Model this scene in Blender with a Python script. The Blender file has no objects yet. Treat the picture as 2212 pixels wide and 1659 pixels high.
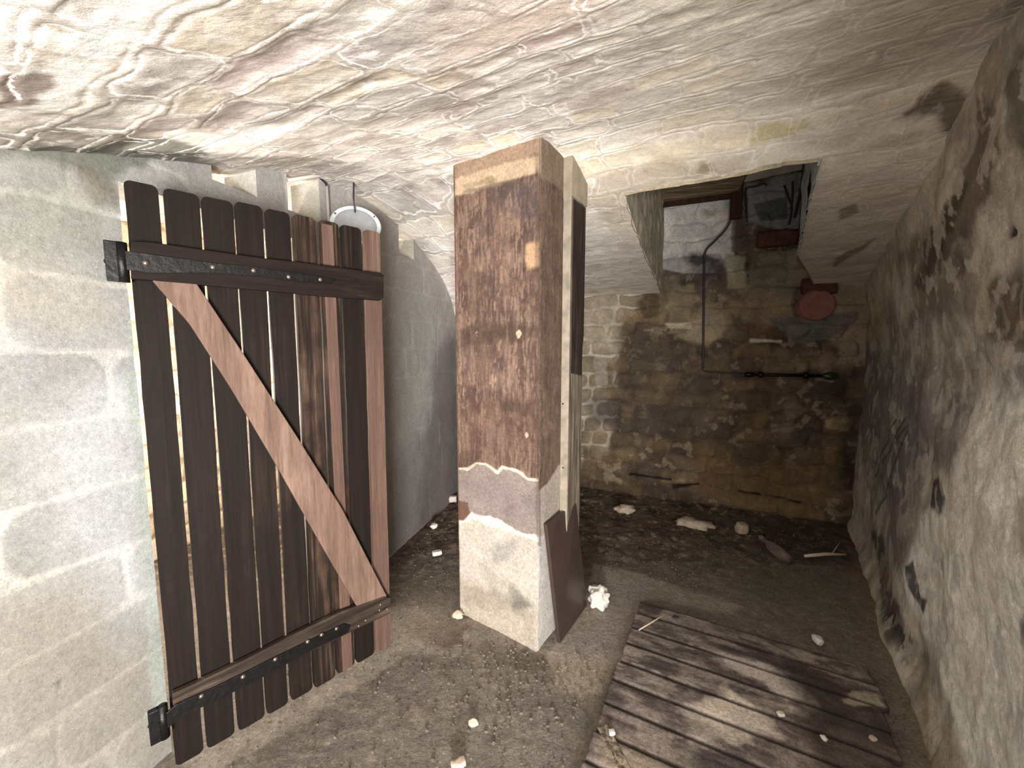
import bpy, math, random
import numpy as np
from mathutils import Vector, Matrix

# ------------------------------------------------------------------ camera
F = 830.0; PITCH = math.radians(5.6); H = 1.45
scn = bpy.context.scene
COL = scn.collection
cam = bpy.data.cameras.new('camera'); camo = bpy.data.objects.new('camera', cam); COL.objects.link(camo)
cam.sensor_width = 36; cam.lens = F/2212*36; cam.clip_start = .02
camo.location = (0, 0, H); camo.rotation_euler = (math.pi/2-PITCH, 0, 0)
scn.camera = camo
# ------------------------------------------------------------------ view, world, lights
scn.view_settings.view_transform = 'Standard'; scn.view_settings.look = 'None'
scn.view_settings.gamma = 1; scn.view_settings.use_curve_mapping = False
scn.view_settings.exposure = 0.10
w = bpy.data.worlds.new('world'); scn.world = w; w.use_nodes = True
w.node_tree.nodes['Background'].inputs[0].default_value = (.02, .02, .022, 1)
w.node_tree.nodes['Background'].inputs[1].default_value = 1
def light(name, loc, energy, color, size, kind='POINT', tgt=None, spot=None):
    l = bpy.data.lights.new(name, kind); l.energy = energy; l.color = color
    if kind == 'AREA': l.size = size
    else: l.shadow_soft_size = size
    if kind == 'SPOT': l.spot_size = math.radians(spot); l.spot_blend = 1
    o = bpy.data.objects.new(name, l); COL.objects.link(o); o.location = loc
    if tgt: o.rotation_euler = (Vector(tgt)-Vector(loc)).to_track_quat('-Z', 'Y').to_euler()
    return o
light('torch_light', (-.20, -.12, 1.40), 34, (1, .985, .975), .20)
light('rear_fill', (.1, -2.0, .66), 440, (1, .99, .985), .9, 'AREA', (.35, 1.0, 2.0))  # unseen fill added behind the camera, aimed up to brighten the vault
light('corridor_bulb', (-1.95, 1.7, 1.15), 110, (1, .94, .87), .10)
light('corridor_bulb_far', (-1.65, 3.3, 1.6), 34, (1, .94, .87), .10)

# ------------------------------------------------------------------ pixel rays -> points in the place
fv = np.array([0, math.cos(PITCH), -math.sin(PITCH)]); uvv = np.array([0, math.sin(PITCH), math.cos(PITCH)])
CP = np.array([0, 0, H])
def ray(x, y): return fv + np.array([1., 0, 0])*(x-1106)/F + uvv*(829.5-y)/F
def on_floor(x, y, z=0.): d = ray(x, y); return CP + d*((z-H)/d[2])
def on_plane(x, y, a, b):
    e = np.array(b[:2])-np.array(a[:2]); n = np.array([e[1], -e[0]]); d = ray(x, y)
    return CP + d*((n@np.array(a[:2]))/(n@d[:2]))
TH = math.radians(27); UD = np.array([math.sin(TH), math.cos(TH)]); VD = np.array([math.cos(TH), -math.sin(TH)])

def srgb(r, g, b):
    c = np.array([r, g, b])/255.
    return np.where(c <= .04045, c/12.92, ((c+.055)/1.055)**2.4)

# ------------------------------------------------------------------ numpy noise
def h2(i, j, s=0):
    n = (i.astype(np.int64)*374761393 + j.astype(np.int64)*668265263 + s*1442695041) & 0xffffffff
    n = ((n ^ (n >> 13))*1274126177) & 0xffffffff
    n = ((n ^ (n >> 16))*2246822519) & 0xffffffff
    return ((n ^ (n >> 15)) & 0xffffff)/float(0xffffff)
def vn(x, y, s=0):
    i = np.floor(x); j = np.floor(y); fx = x-i; fy = y-j
    fx = fx*fx*(3-2*fx); fy = fy*fy*(3-2*fy)
    a = h2(i, j, s); b = h2(i+1, j, s); c = h2(i, j+1, s); d = h2(i+1, j+1, s)
    return (a*(1-fx)+b*fx)*(1-fy)+(c*(1-fx)+d*fx)*fy
def fbm(x, y, s=0, o=4):
    r = 0; a = .5; t = 0
    for k in range(o):
        r = r + a*vn(x, y, s+k*17); t += a; a *= .5
        x, y = x*2.03*.8-y*2.03*.6+3.1, x*2.03*.6+y*2.03*.8+1.7
    return r/t
def sstep(a, b, x):
    t = np.clip((x-a)/(b-a), 0, 1); return t*t*(3-2*t)
def masonry(U, V, rh, bw, seed, warp=.3, rnd_=.35):
    """coursed rubble: distance to the nearest joint (m), a random tone and a second one per stone"""
    Wu = U + warp*rh*(fbm(U/rh*.9, V/rh*.9, seed+5, 3)-.5)*2
    Wv = V + warp*rh*(fbm(U/rh*.6, V/rh*.9, seed+9, 3)-.5)*2
    r = np.floor(Wv/rh); fy = (Wv/rh-r)
    # split some rows unevenly
    off = h2(r, r*0+3, seed)*7.3; wd = bw*(.65+.8*h2(r, r*0+8, seed))
    X = (Wu/wd+off); c = np.floor(X); jx = (h2(c, r, seed+1)-.5)*.45; jx2 = (h2(c+1, r, seed+1)-.5)*.45
    fx = X-c
    c = np.where(fx < jx, c-1, c); c = np.where(fx > 1+jx2, c+1, c)
    l = c+(h2(c, r, seed+1)-.5)*.45; rr = c+1+(h2(c+1, r, seed+1)-.5)*.45
    dx = np.minimum(X-l, rr-X)*wd; dy = np.minimum(fy, 1-fy)*rh
    k = rnd_*rh
    ax = np.clip(k-dx, 0, None); ay = np.clip(k-dy, 0, None)
    dj = np.where((ax > 0) & (ay > 0), k-np.sqrt(ax*ax+ay*ay), np.minimum(dx, dy))
    return dj, h2(c, r, seed+2), h2(c, r, seed+3)
def poly_sd(U, V, pts):
    pts = np.array(pts, float); d = np.full(U.shape, 1e9); ins = np.zeros(U.shape, bool)
    n = len(pts)
    for i in range(n):
        ax, ay = pts[i]; bx, by = pts[(i+1) % n]
        ex, ey = bx-ax, by-ay; t = np.clip(((U-ax)*ex+(V-ay)*ey)/(ex*ex+ey*ey+1e-12), 0, 1)
        d = np.minimum(d, (U-ax-t*ex)**2+(V-ay-t*ey)**2)
        if abs(ey) > 1e-12:
            c = ((ay > V) != (by > V)) & (U < ex*(V-ay)/ey+ax); ins ^= c
    d = np.sqrt(d); return np.where(ins, -d, d)
class Paint:
    """colour of a surface in its own metres, marks with ragged edges"""
    def __init__(s, U, V, base, loc, seed=0, fr=14., rag=.03):
        s.U, s.V, s.loc, s.seed = U, V, loc, seed
        s.C = np.empty(U.shape+(3,)); s.C[:] = base
        s.n = (fbm(U*fr, V*fr, seed+40, 5)-.5)*2*rag*2
        s.n2 = fbm(U*fr*.4, V*fr*.4, seed+70, 4)
    def mask(s, px, soft=.02, rag=1.):
        pts = [s.loc(*p) for p in px]; d = poly_sd(s.U, s.V, pts)+s.n*rag
        return 1-sstep(-soft, soft, d)
    def mark(s, px, col, a=1., soft=.02, rag=1., mottled=0.):
        m = s.mask(px, soft, rag)*a
        if mottled: m = m*(1-mottled+mottled*2*sstep(.35, .65, s.n2))
        m = np.clip(m, 0, 1)
        s.C = s.C*(1-m[..., None])+np.array(col)*m[..., None]; return m
    def mix(s, m, col):
        m = np.clip(m, 0, 1); s.C = s.C*(1-m[..., None])+np.array(col)*m[..., None]
    def mul(s, m): s.C = s.C*m[..., None]

# ------------------------------------------------------------------ mesh helpers
def grid_mesh(name, P, C, mat, parent=None, keep=None, smooth=True, extra=None):
    n, m = P.shape[:2]
    me = bpy.data.meshes.new(name)
    idx = np.arange(n*m).reshape(n, m)
    q = np.stack([idx[:-1, :-1], idx[1:, :-1], idx[1:, 1:], idx[:-1, 1:]], -1).reshape(-1, 4)
    if keep is not None: q = q[keep.reshape(-1)]
    me.vertices.add(n*m); me.vertices.foreach_set('co', P.reshape(-1).astype(np.float32))
    me.loops.add(q.size); me.loops.foreach_set('vertex_index', q.reshape(-1).astype(np.int32))
    me.polygons.add(len(q)); me.polygons.foreach_set('loop_start', (np.arange(len(q))*4).astype(np.int32))
    me.polygons.foreach_set('loop_total', np.full(len(q), 4, np.int32))
    me.update(calc_edges=True)
    if smooth: me.polygons.foreach_set('use_smooth', np.ones(len(q), bool))
    if C is not None:
        a = me.color_attributes.new('Col', 'FLOAT_COLOR', 'POINT')
        c4 = np.ones((n*m, 4), np.float32); c4[:, :3] = np.clip(C.reshape(-1, 3), 0.004, 1)
        a.data.foreach_set('color', c4.reshape(-1))
    for k, f in (extra or {}).items():
        a = me.attributes.new(k, 'FLOAT', 'POINT'); a.data.foreach_set('value', f.reshape(-1).astype(np.float32))
    if mat: me.materials.append(mat)
    o = bpy.data.objects.new(name, me); COL.objects.link(o)
    if parent: o.parent = parent
    return o
def normals(P):
    a = np.gradient(P, axis=0); b = np.gradient(P, axis=1); n = np.cross(a, b)
    return n/(np.linalg.norm(n, axis=-1, keepdims=True)+1e-12)
def joined(name, objs):
    """several grids of one wall become one mesh"""
    import bmesh
    bm = bmesh.new(); mats = []
    for o in objs:
        bm.from_mesh(o.data)
        mats = mats or [m for m in o.data.materials]
    me = bpy.data.meshes.new(name); bm.to_mesh(me); bm.free()
    for m in mats: me.materials.append(m)
    for o in objs: bpy.data.objects.remove(o)
    o = bpy.data.objects.new(name, me); COL.objects.link(o); return o
def tag(o, label, cat, group=None, kind=None):
    if label: o['label'] = label
    if cat: o['category'] = cat
    if group: o['group'] = group
    if kind: o['kind'] = kind
    return o
def structure(o, label=None):
    o['kind'] = 'structure'
    if label: o['label'] = label
    return o
def mesh_obj(name, vs, fs, mat, parent=None, smooth=False, col=None, bevel=0):
    me = bpy.data.meshes.new(name); me.from_pydata([tuple(map(float, v)) for v in vs], [], fs); me.update()
    if smooth: me.polygons.foreach_set('use_smooth', [True]*len(me.polygons))
    if mat: me.materials.append(mat)
    if col is not None:
        a = me.color_attributes.new('Col', 'FLOAT_COLOR', 'POINT')
        a.data.foreach_set('color', np.tile(np.append(col, 1), len(vs)).astype(np.float32))
    o = bpy.data.objects.new(name, me); COL.objects.link(o)
    if parent: o.parent = parent
    if bevel:
        b = o.modifiers.new('bevel', 'BEVEL'); b.width = bevel; b.segments = 2; b.limit_method = 'ANGLE'
    return o
def empty(name, loc=(0, 0, 0), rz=0):
    o = bpy.data.objects.new(name, None); COL.objects.link(o); o.location = loc; o.rotation_euler = (0, 0, rz)
    o.empty_display_size = .1; return o
class MB:
    def __init__(s): s.v = []; s.f = []
    def box(s, o, ex, ey, ez):
        """corner o and three edge vectors"""
        o, ex, ey, ez = map(lambda q: np.array(q, float), (o, ex, ey, ez)); b = len(s.v)
        for k in (0, 1):
            for (i, j) in ((0, 0), (1, 0), (1, 1), (0, 1)): s.v.append(o+ex*i+ey*j+ez*k)
        F_ = [(0, 3, 2, 1), (4, 5, 6, 7), (0, 1, 5, 4), (1, 2, 6, 5), (2, 3, 7, 6), (3, 0, 4, 7)]
        if np.dot(np.cross(ex, ey), ez) < 0: F_ = [f[::-1] for f in F_]
        s.f += [tuple(b+i for i in f) for f in F_]; return s
    def tube(s, pts, r, n=10, cap=True):
        pts = [np.array(p, float) for p in pts]; rs = r if hasattr(r, '__len__') else [r]*len(pts); b = len(s.v)
        up = np.array([0, 0, 1.])
        pa = None
        for i, p in enumerate(pts):
            t = pts[min(i+1, len(pts)-1)]-pts[max(i-1, 0)]; t = t/np.linalg.norm(t)
            a = pa if pa is not None else np.cross(t, up if abs(t[2]) < .9 else np.array([1., 0, 0]))
            a = a-t*np.dot(a, t); a /= np.linalg.norm(a); pa = a; c = np.cross(t, a)
            for k in range(n):
                g = 2*math.pi*k/n; s.v.append(p+(a*math.cos(g)+c*math.sin(g))*rs[i])
        for i in range(len(pts)-1):
            for k in range(n):
                q = b+i*n; s.f.append((q+k, q+(k+1) % n, q+n+(k+1) % n, q+n+k))
        if cap:
            s.f.append(tuple(b+k for k in range(n))[::-1]); s.f.append(tuple(b+(len(pts)-1)*n+k for k in range(n)))
        return s
    def prism(s, outline, to3, d0, d1):
        """outline 2D (ccw) extruded between depths d0 and d1; to3(x, y, d)"""
        b = len(s.v); n = len(outline)
        for d in (d0, d1):
            for (x, y) in outline: s.v.append(np.array(to3(x, y, d)))
        s.f.append(tuple(range(b, b+n))[::-1]); s.f.append(tuple(range(b+n, b+2*n)))
        for i in range(n):
            j = (i+1) % n; s.f.append((b+i, b+j, b+n+j, b+n+i))
        return s
    def lathe(s, prof, to3, n=28):
        """profile of (radius, height); to3(x, y, h)"""
        b = len(s.v)
        for (r, h) in prof:
            for k in range(n):
                g = 2*math.pi*k/n; s.v.append(np.array(to3(r*math.cos(g), r*math.sin(g), h)))
        for i in range(len(prof)-1):
            for k in range(n):
                q = b+i*n; s.f.append((q+k, q+(k+1) % n, q+n+(k+1) % n, q+n+k))
        return s
    def build(s, name, mat, parent=None, smooth=False, bevel=0):
        return mesh_obj(name, s.v, s.f, mat, parent, smooth, None, bevel)

# ------------------------------------------------------------------ materials
def new_mat(name):
    m = bpy.data.materials.new(name); m.use_nodes = True; nt = m.node_tree
    b = nt.nodes['Principled BSDF']; return m, nt, b
def nd(nt, t, **k):
    n = nt.nodes.new(t)
    for a, v in k.items():
        if a.startswith('_'): n.inputs[a[1:].replace('_', ' ')].default_value = v
        else: setattr(n, a, v)
    return n
def noise(nt, vec, scale, detail=6, rough=.6, dist=0):
    n = nd(nt, 'ShaderNodeTexNoise'); n.inputs['Scale'].default_value = scale; n.inputs['Detail'].default_value = detail
    n.inputs['Roughness'].default_value = rough; n.inputs['Distortion'].default_value = dist
    nt.links.new(vec, n.inputs['Vector']); return n.outputs['Fac']
def ramp(nt, fac, stops):
    r = nd(nt, 'ShaderNodeValToRGB'); e = r.color_ramp.elements
    while len(e) < len(stops): e.new(.5)
    for i, (p, c) in enumerate(stops):
        e[i].position = p; e[i].color = tuple(c)+(1,) if hasattr(c, '__len__') else (c, c, c, 1)
    nt.links.new(fac, r.inputs[0]); return r.outputs[0]
def mixc(nt, a, b, fac, mode='MIX'):
    m = nd(nt, 'ShaderNodeMix', data_type='RGBA', blend_type=mode)
    for s, v in ((m.inputs[0], fac), (m.inputs[6], a), (m.inputs[7], b)):
        if hasattr(v, 'is_linked'): nt.links.new(v, s)
        elif hasattr(v, '__len__'): s.default_value = tuple(v)+(1,)
        else: s.default_value = v
    return m.outputs[2]
def stone_mat(name, grain=.25, mottle=.3, bump=.35, scale=1., rough=.93, mott_scale=9, speck=0., speck_scale=85, dist=.4, joint=None):
    """plaster or stone whose colour is carried by the surface, plus fine grain and bump"""
    m, nt, b = new_mat(name)
    at = nd(nt, 'ShaderNodeAttribute', attribute_name='Col'); tc = nd(nt, 'ShaderNodeTexCoord'); v = tc.outputs['Object']
    n1 = noise(nt, v, mott_scale*scale, 8, .65, dist); n2 = noise(nt, v, 70*scale, 6, .7); n3 = noise(nt, v, 260*scale, 3, .6)
    c = mixc(nt, at.outputs['Color'], ramp(nt, n1, [(.3, 1-mottle), (.7, 1+mottle*.6)]), 1., 'MULTIPLY')
    c = mixc(nt, c, ramp(nt, n2, [(.3, 1-grain), (.72, 1+grain*.7)]), 1., 'MULTIPLY')
    c = mixc(nt, c, ramp(nt, n3, [(.35, 1-grain*.5), (.65, 1+grain*.4)]), 1., 'MULTIPLY')
    if joint:
        ja = nd(nt, 'ShaderNodeAttribute', attribute_name='Joint')
        nA = noise(nt, v, 26, 7, .7); nB = noise(nt, v, 5, 5, .6); nC = noise(nt, v, 9, 6, .65)
        a1 = nd(nt, 'ShaderNodeMath', operation='MULTIPLY_ADD'); nt.links.new(nA, a1.inputs[0]); a1.inputs[1].default_value = .034; a1.inputs[2].default_value = -.017
        a2 = nd(nt, 'ShaderNodeMath', operation='ADD'); nt.links.new(a1.outputs[0], a2.inputs[0]); nt.links.new(ja.outputs['Fac'], a2.inputs[1])
        a3 = nd(nt, 'ShaderNodeMath', operation='MULTIPLY_ADD'); nt.links.new(a2.outputs[0], a3.inputs[0]); a3.inputs[1].default_value = 10.; a3.inputs[2].default_value = .5
        mort = ramp(nt, a3.outputs[0], [(.485, 1), (.515, 0)])
        rimm = ramp(nt, a3.outputs[0], [(.46, 0), (.49, 1), (.525, 1), (.56, 0)])
        gate = ramp(nt, nB, [(.40, 0), (.50, 1)])
        mm = nd(nt, 'ShaderNodeMath', operation='MULTIPLY'); nt.links.new(rimm, mm.inputs[0]); nt.links.new(gate, mm.inputs[1])
        mo = nd(nt, 'ShaderNodeMath', operation='MULTIPLY'); nt.links.new(mort, mo.inputs[0]); mo.inputs[1].default_value = .65
        fade = nd(nt, 'ShaderNodeAttribute', attribute_name='Fade')
        m3 = nd(nt, 'ShaderNodeMath', operation='MULTIPLY'); nt.links.new(mm.outputs[0], m3.inputs[0]); nt.links.new(fade.outputs['Fac'], m3.inputs[1])
        m4 = nd(nt, 'ShaderNodeMath', operation='MULTIPLY'); nt.links.new(mo.outputs[0], m4.inputs[0]); nt.links.new(fade.outputs['Fac'], m4.inputs[1])
        c = mixc(nt, c, mixc(nt, c, (.86, .84, .82), 1., 'MULTIPLY'), m4.outputs[0])
        pat = nd(nt, 'ShaderNodeMath', operation='MULTIPLY'); nt.links.new(ramp(nt, nC, [(.60, 0), (.625, .55)]), pat.inputs[0]); nt.links.new(fade.outputs['Fac'], pat.inputs[1])
        c = mixc(nt, c, joint, pat.outputs[0])
        c = mixc(nt, c, joint, m3.outputs[0])
    if speck:
        for sc, lo, hi in ((speck_scale, .25, .34), (speck_scale*2.3, .22, .3)):
            vo = nd(nt, 'ShaderNodeTexVoronoi'); vo.inputs['Scale'].default_value = sc; nt.links.new(v, vo.inputs['Vector'])
            dot = ramp(nt, vo.outputs['Distance'], [(lo, 1), (hi, 0)]); sep = nd(nt, 'ShaderNodeSeparateColor'); nt.links.new(vo.outputs['Color'], sep.inputs[0])
            for chn, mul_ in ((0, (1.65, 1.6, 1.5)), (1, (.45, .43, .4))):
                on = ramp(nt, sep.outputs[chn], [(.80, 0), (.82, 1)]); mm = nd(nt, 'ShaderNodeMath', operation='MULTIPLY'); nt.links.new(dot, mm.inputs[0]); nt.links.new(on, mm.inputs[1])
                m2 = nd(nt, 'ShaderNodeMath', operation='MULTIPLY'); nt.links.new(mm.outputs[0], m2.inputs[0]); m2.inputs[1].default_value = speck
                c = mixc(nt, c, mixc(nt, c, mul_, 1., 'MULTIPLY'), m2.outputs[0])
    nt.links.new(c, b.inputs['Base Color']); b.inputs['Roughness'].default_value = rough
    b.inputs['Specular IOR Level'].default_value = .25
    h = nd(nt, 'ShaderNodeMath', operation='ADD'); nt.links.new(n1, h.inputs[0])
    h2_ = nd(nt, 'ShaderNodeMath', operation='MULTIPLY'); h2_.inputs[1].default_value = .35; nt.links.new(n2, h2_.inputs[0])
    nt.links.new(h2_.outputs[0], h.inputs[1])
    bp = nd(nt, 'ShaderNodeBump'); bp.inputs['Strength'].default_value = bump; bp.inputs['Distance'].default_value = .02
    nt.links.new(h.outputs[0], bp.inputs['Height']); nt.links.new(bp.outputs[0], b.inputs['Normal'])
    return m
def wood_mat(name, c1, c2, c3=None, streak=(40, 40, 1.6), rough=.7, bump=.3, wear=.62, coord='Object', amt=1.):
    m, nt, b = new_mat(name); tc = nd(nt, 'ShaderNodeTexCoord')
    mp = nd(nt, 'ShaderNodeMapping'); mp.inputs['Scale'].default_value = streak
    nt.links.new(tc.outputs[coord], mp.inputs[0]); v = mp.outputs[0]
    n1 = noise(nt, v, 1., 8, .65, .6); n2 = noise(nt, v, 5, 5, .7)
    n3 = noise(nt, tc.outputs[coord], 3.5, 5, .6)
    c = ramp(nt, n1, [(.28, c1), (.72, c2)])
    c = mixc(nt, c, ramp(nt, n2, [(.3, .75), (.7, 1.2)]), 1., 'MULTIPLY')
    if c3 is not None:
        mu = nd(nt, 'ShaderNodeMath', operation='MULTIPLY'); nt.links.new(ramp(nt, n1, [(.45, 0), (.7, 1)]), mu.inputs[0])
        nt.links.new(ramp(nt, n3, [(wear-.12, 0), (wear+.1, amt)]), mu.inputs[1])
        c = mixc(nt, c, c3, mu.outputs[0])
    nt.links.new(c, b.inputs['Base Color']); b.inputs['Roughness'].default_value = rough
    b.inputs['Specular IOR Level'].default_value = .12
    bp = nd(nt, 'ShaderNodeBump'); bp.inputs['Strength'].default_value = bump; bp.inputs['Distance'].default_value = .006
    nt.links.new(n1, bp.inputs['Height']); nt.links.new(bp.outputs[0], b.inputs['Normal'])
    return m
def plain_mat(name, col, rough=.6, metal=0, var=.25, scale=30, bump=.1, spec=.5):
    m, nt, b = new_mat(name); tc = nd(nt, 'ShaderNodeTexCoord'); n = noise(nt, tc.outputs['Object'], scale, 6, .65)
    c = mixc(nt, col, ramp(nt, n, [(.3, 1-var), (.7, 1+var)]), 1., 'MULTIPLY')
    nt.links.new(c, b.inputs['Base Color']); b.inputs['Roughness'].default_value = rough; b.inputs['Metallic'].default_value = metal
    b.inputs['Specular IOR Level'].default_value = spec
    if bump:
        bp = nd(nt, 'ShaderNodeBump'); bp.inputs['Strength'].default_value = bump; bp.inputs['Distance'].default_value = .01
        nt.links.new(n, bp.inputs['Height']); nt.links.new(bp.outputs[0], b.inputs['Normal'])
    return m
M_VAULT = stone_mat('vault_stone', .16, .1, .3, mott_scale=16, joint=tuple(srgb(242, 237, 228)), speck=.25, speck_scale=120)
M_BLOCK = stone_mat('concrete_block', .22, .10, .3, speck=.35, speck_scale=130, dist=0)
M_RUBBLE = stone_mat('rubble_wall', .3, .32, .55)
M_PLASTER = stone_mat('rough_plaster', .22, .18, .5, mott_scale=12, speck=.35, speck_scale=110, dist=.1)
M_EARTH = stone_mat('earth_floor', .35, .16, .5, mott_scale=18, speck=.8, speck_scale=70, dist=0)
M_PILLAR = stone_mat('pillar_render', .34, .22, .25)
M_PLANKS = stone_mat('dusty_planks', .42, .25, .4)
M_DOOR = wood_mat('door_wood', srgb(13, 9, 7), srgb(27, 18, 13), srgb(62, 48, 38), wear=.62, amt=.5)
M_DOOR2 = wood_mat('door_wood_worn', srgb(18, 12, 9), srgb(35, 24, 17), srgb(98, 78, 64), wear=.5, amt=.8)
M_LEDGE = wood_mat('ledge_wood', srgb(14, 9, 8), srgb(29, 19, 15), srgb(64, 50, 40), streak=(3, 3, 40), wear=.6, amt=.5)
M_BRACE = wood_mat('brace_wood', srgb(78, 61, 52), srgb(106, 84, 72), srgb(122, 100, 88), streak=(30, 30, 3), wear=.5)
M_PINK = wood_mat('pinkish_wood', srgb(68, 51, 44), srgb(88, 68, 58), srgb(104, 84, 72), wear=.55)
M_OLDWOOD = wood_mat('old_timber', srgb(46, 38, 32), srgb(120, 108, 92), srgb(165, 152, 132), wear=.5, streak=(50, 50, 2))
M_HATCH = wood_mat('hatch_wood', srgb(80, 64, 50), srgb(160, 140, 112), streak=(3, 40, 40))
M_POSTRED = wood_mat('reddish_timber', srgb(40, 24, 18), srgb(72, 46, 34))
M_PLY = plain_mat('brown_panel', srgb(54, 41, 36), .45, 0, .22, 9, .05)
M_IRON = plain_mat('black_iron', srgb(24, 22, 22), .38, .6, .5, 60, .25)
M_BOLT = plain_mat('bolt_steel', srgb(120, 108, 100), .35, .8, .3, 60, .1)
M_ENAMEL = plain_mat('white_enamel', srgb(225, 232, 235), .3, 0, .06, 8, 0)
M_ENAMEL_GREY = plain_mat('grey_lamp_back', srgb(176, 180, 182), .4, .2, .15, 25, .05)
M_CABLE = plain_mat('dark_cable', srgb(40, 38, 42), .5, 0, .2, 60, 0)
M_CONDUIT = plain_mat('grey_conduit', srgb(172, 166, 158), .5, 0, .1, 20, 0)
M_CLAY = plain_mat('terracotta', srgb(140, 90, 82), .8, 0, .22, 22, .25)
M_DARKCLAY = plain_mat('dark_red_brick', srgb(84, 44, 36), .85, 0, .4, 20, .5)
M_WHITE = plain_mat('white_plaster_lump', srgb(196, 190, 180), .9, 0, .12, 30, .4)
M_STONE = plain_mat('pale_stone', srgb(172, 156, 136), .9, 0, .2, 40, .4)
M_STRAW = plain_mat('pale_stick', srgb(196, 180, 158), .8, 0, .2, 50, .1)
M_DARKBIT = plain_mat('dark_crumb', srgb(40, 32, 28), .9, 0, .3, 50, .3)
m, nt, b = new_mat('bottle_glass'); b.inputs['Transmission Weight'].default_value = .9; b.inputs['Roughness'].default_value = .06
b.inputs['Base Color'].default_value = (.75, .62, .6, 1); b.inputs['IOR'].default_value = 1.45; M_GLASS = m

# ------------------------------------------------------------------ ceiling: a rubble barrel vault
def catmull(pts, n):
    pts = np.array(pts, float); p = np.vstack([2*pts[0]-pts[1], pts, 2*pts[-1]-pts[-2]]); out = []
    K = len(pts)-1
    for t in np.linspace(0, K, n):
        i = min(int(t), K-1); f = t-i; a, b_, c, d = p[i], p[i+1], p[i+2], p[i+3]
        out.append(.5*((2*b_)+(-a+c)*f+(2*a-5*b_+4*c-d)*f*f+(-a+3*b_-3*c+d)*f**3))
    return np.array(out)
head = [(-5.5, 1.8), (-3.5, 1.8), (-1.6, 1.8), (-.5, 1.8), (.02, 1.86), (.33, 1.95), (.6, 2.05), (.9, 2.15), (1.2, 2.25), (1.5, 2.31), (1.72, 2.325)]
profL = catmull(head+[(2.14, 2.27), (2.6, 2.10), (2.85, 1.92), (2.99, 1.70), (3.1, 1.3), (3.15, .6), (3.15, -.1)], 900)
profR = catmull(head+[(1.86, 2.29), (2.15, 2.17), (2.6, 2.08), (3.2, 2.01), (3.7, 1.95), (4.1, 1.88), (4.5, 1.8)], 900)
def blendv(v): return sstep(-1.62, -1.15, v)
def ceil_z(v, u):
    b = blendv(np.asarray(v, float)); zl = np.interp(u, profL[:790, 0], profL[:790, 1]); zr = np.interp(u, profR[:, 0], profR[:, 1])
    return zl*(1-b)+zr*b
def loc_ceil(x, y):
    d = ray(x, y); ts = np.linspace(.3, 9, 6000); P = CP+d[None]*ts[:, None]
    v = P[:, :2]@VD; u = P[:, :2]@UD; f = P[:, 2]-ceil_z(v, u); i = np.argmax(f > 0) if (f > 0).any() else len(ts)-1
    return v[i], u[i]
HOLE_PX = [(1350, 416), (1470, 395), (1600, 374), (1690, 354), (1772, 340), (1745, 450), (1722, 552), (1757, 612)]
hole = [loc_ceil(*p) for p in HOLE_PX]
hole_full = hole+[(hole[-1][0]+.05, 4.4), (hole[0][0]-.004, 4.4)]

step = .0095
ns = int(np.sum(np.linalg.norm(np.diff(profR, axis=0), axis=1))/step)
nv_ = int((1.55+4.3)/step)
vv = np.linspace(-4.3, 1.55, nv_)
# resample both profiles with the same parameter
tt = np.linspace(0, 899, ns); pL = np.stack([np.interp(tt, range(900), profL[:, k]) for k in (0, 1)], 1); pR = np.stack([np.interp(tt, range(900), profR[:, k]) for k in (0, 1)], 1)
arc = np.concatenate([[0], np.cumsum(np.linalg.norm(np.diff(pR, axis=0), axis=1))])
bl = blendv(vv)[:, None, None]
Q = pL[None]*(1-bl)+pR[None]*bl
Ug = np.broadcast_to(vv[:, None], Q.shape[:2]).copy(); Ag = np.broadcast_to(arc[None], Q.shape[:2]).copy()
uh = Q[..., 0]; z = Q[..., 1]
P = np.empty(Q.shape[:2]+(3,)); P[..., 0] = Ug*VD[0]+uh*UD[0]; P[..., 1] = Ug*VD[1]+uh*UD[1]; P[..., 2] = z
dj, tone, tone2 = masonry(Ug, Ag, .125, .25, 11, .38, .2)
nz = fbm(Ug*9, Ag*9, 3, 5); nlow = fbm(Ug*2.2, Ag*2.2, 23, 3); nf = fbm(Ug*30, Ag*30, 31, 4)
jw = .011+.014*(nlow-.5)+.014*(nz-.5)
joint = 1-sstep(jw-.004, jw+.004, dj)
rim = np.exp(-((dj-jw-.001)/.0055)**2)*sstep(.30, .5, fbm(Ug*4, Ag*4, 77, 3))
lump = sstep(0, .05, dj)
# plastered over towards the right wall
smear = sstep(.25, .9, Ug+.5*(nlow-.5)+.25*(Ag-2.9))
disp = -(lump*.003+.006*(tone-.5)*lump)*(1-.55*smear)+.007*(nz-.5)+.003*(nf-.5)+.012*(nlow-.5)-.002*rim
N = normals(P); N = N*np.sign((N[..., 2:3]*-1)+1e-6)   # facing down
N[np.abs(N[..., 2]) < .2] = 0
P = P-N*(disp[..., None])*-1
pc = Paint(Ug, uh, srgb(186, 172, 154), loc_ceil, 1, 9, .03)
stA, stB, stC, stD = srgb(222, 213, 203), srgb(208, 200, 192), srgb(222, 210, 190), srgb(210, 196, 188)
for lo, c in ((0, stA), (.45, stB), (.68, stC), (.84, stD)): pc.mix((tone2 > lo)*1., c)
pc.mul(.90+.2*tone)
pc.mix(joint*.5, srgb(204, 197, 189))
pc.mix((1-sstep(.40, .43, fbm(Ug*8, Ag*13, 95, 6)))*.4, srgb(160, 148, 139)); pc.mix(sstep(.60, .62, fbm(Ug*10, Ag*15, 97, 5))*.5, srgb(232, 224, 212))
pc.mix(sstep(.57, .66, nz)*.5, srgb(226, 218, 206))
pc.mix(sstep(.56, .66, fbm(Ug*5, Ag*16, 91, 4))*.3, srgb(128, 116, 108))

pc.mix(smear*.5, srgb(200, 188, 168))
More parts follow.
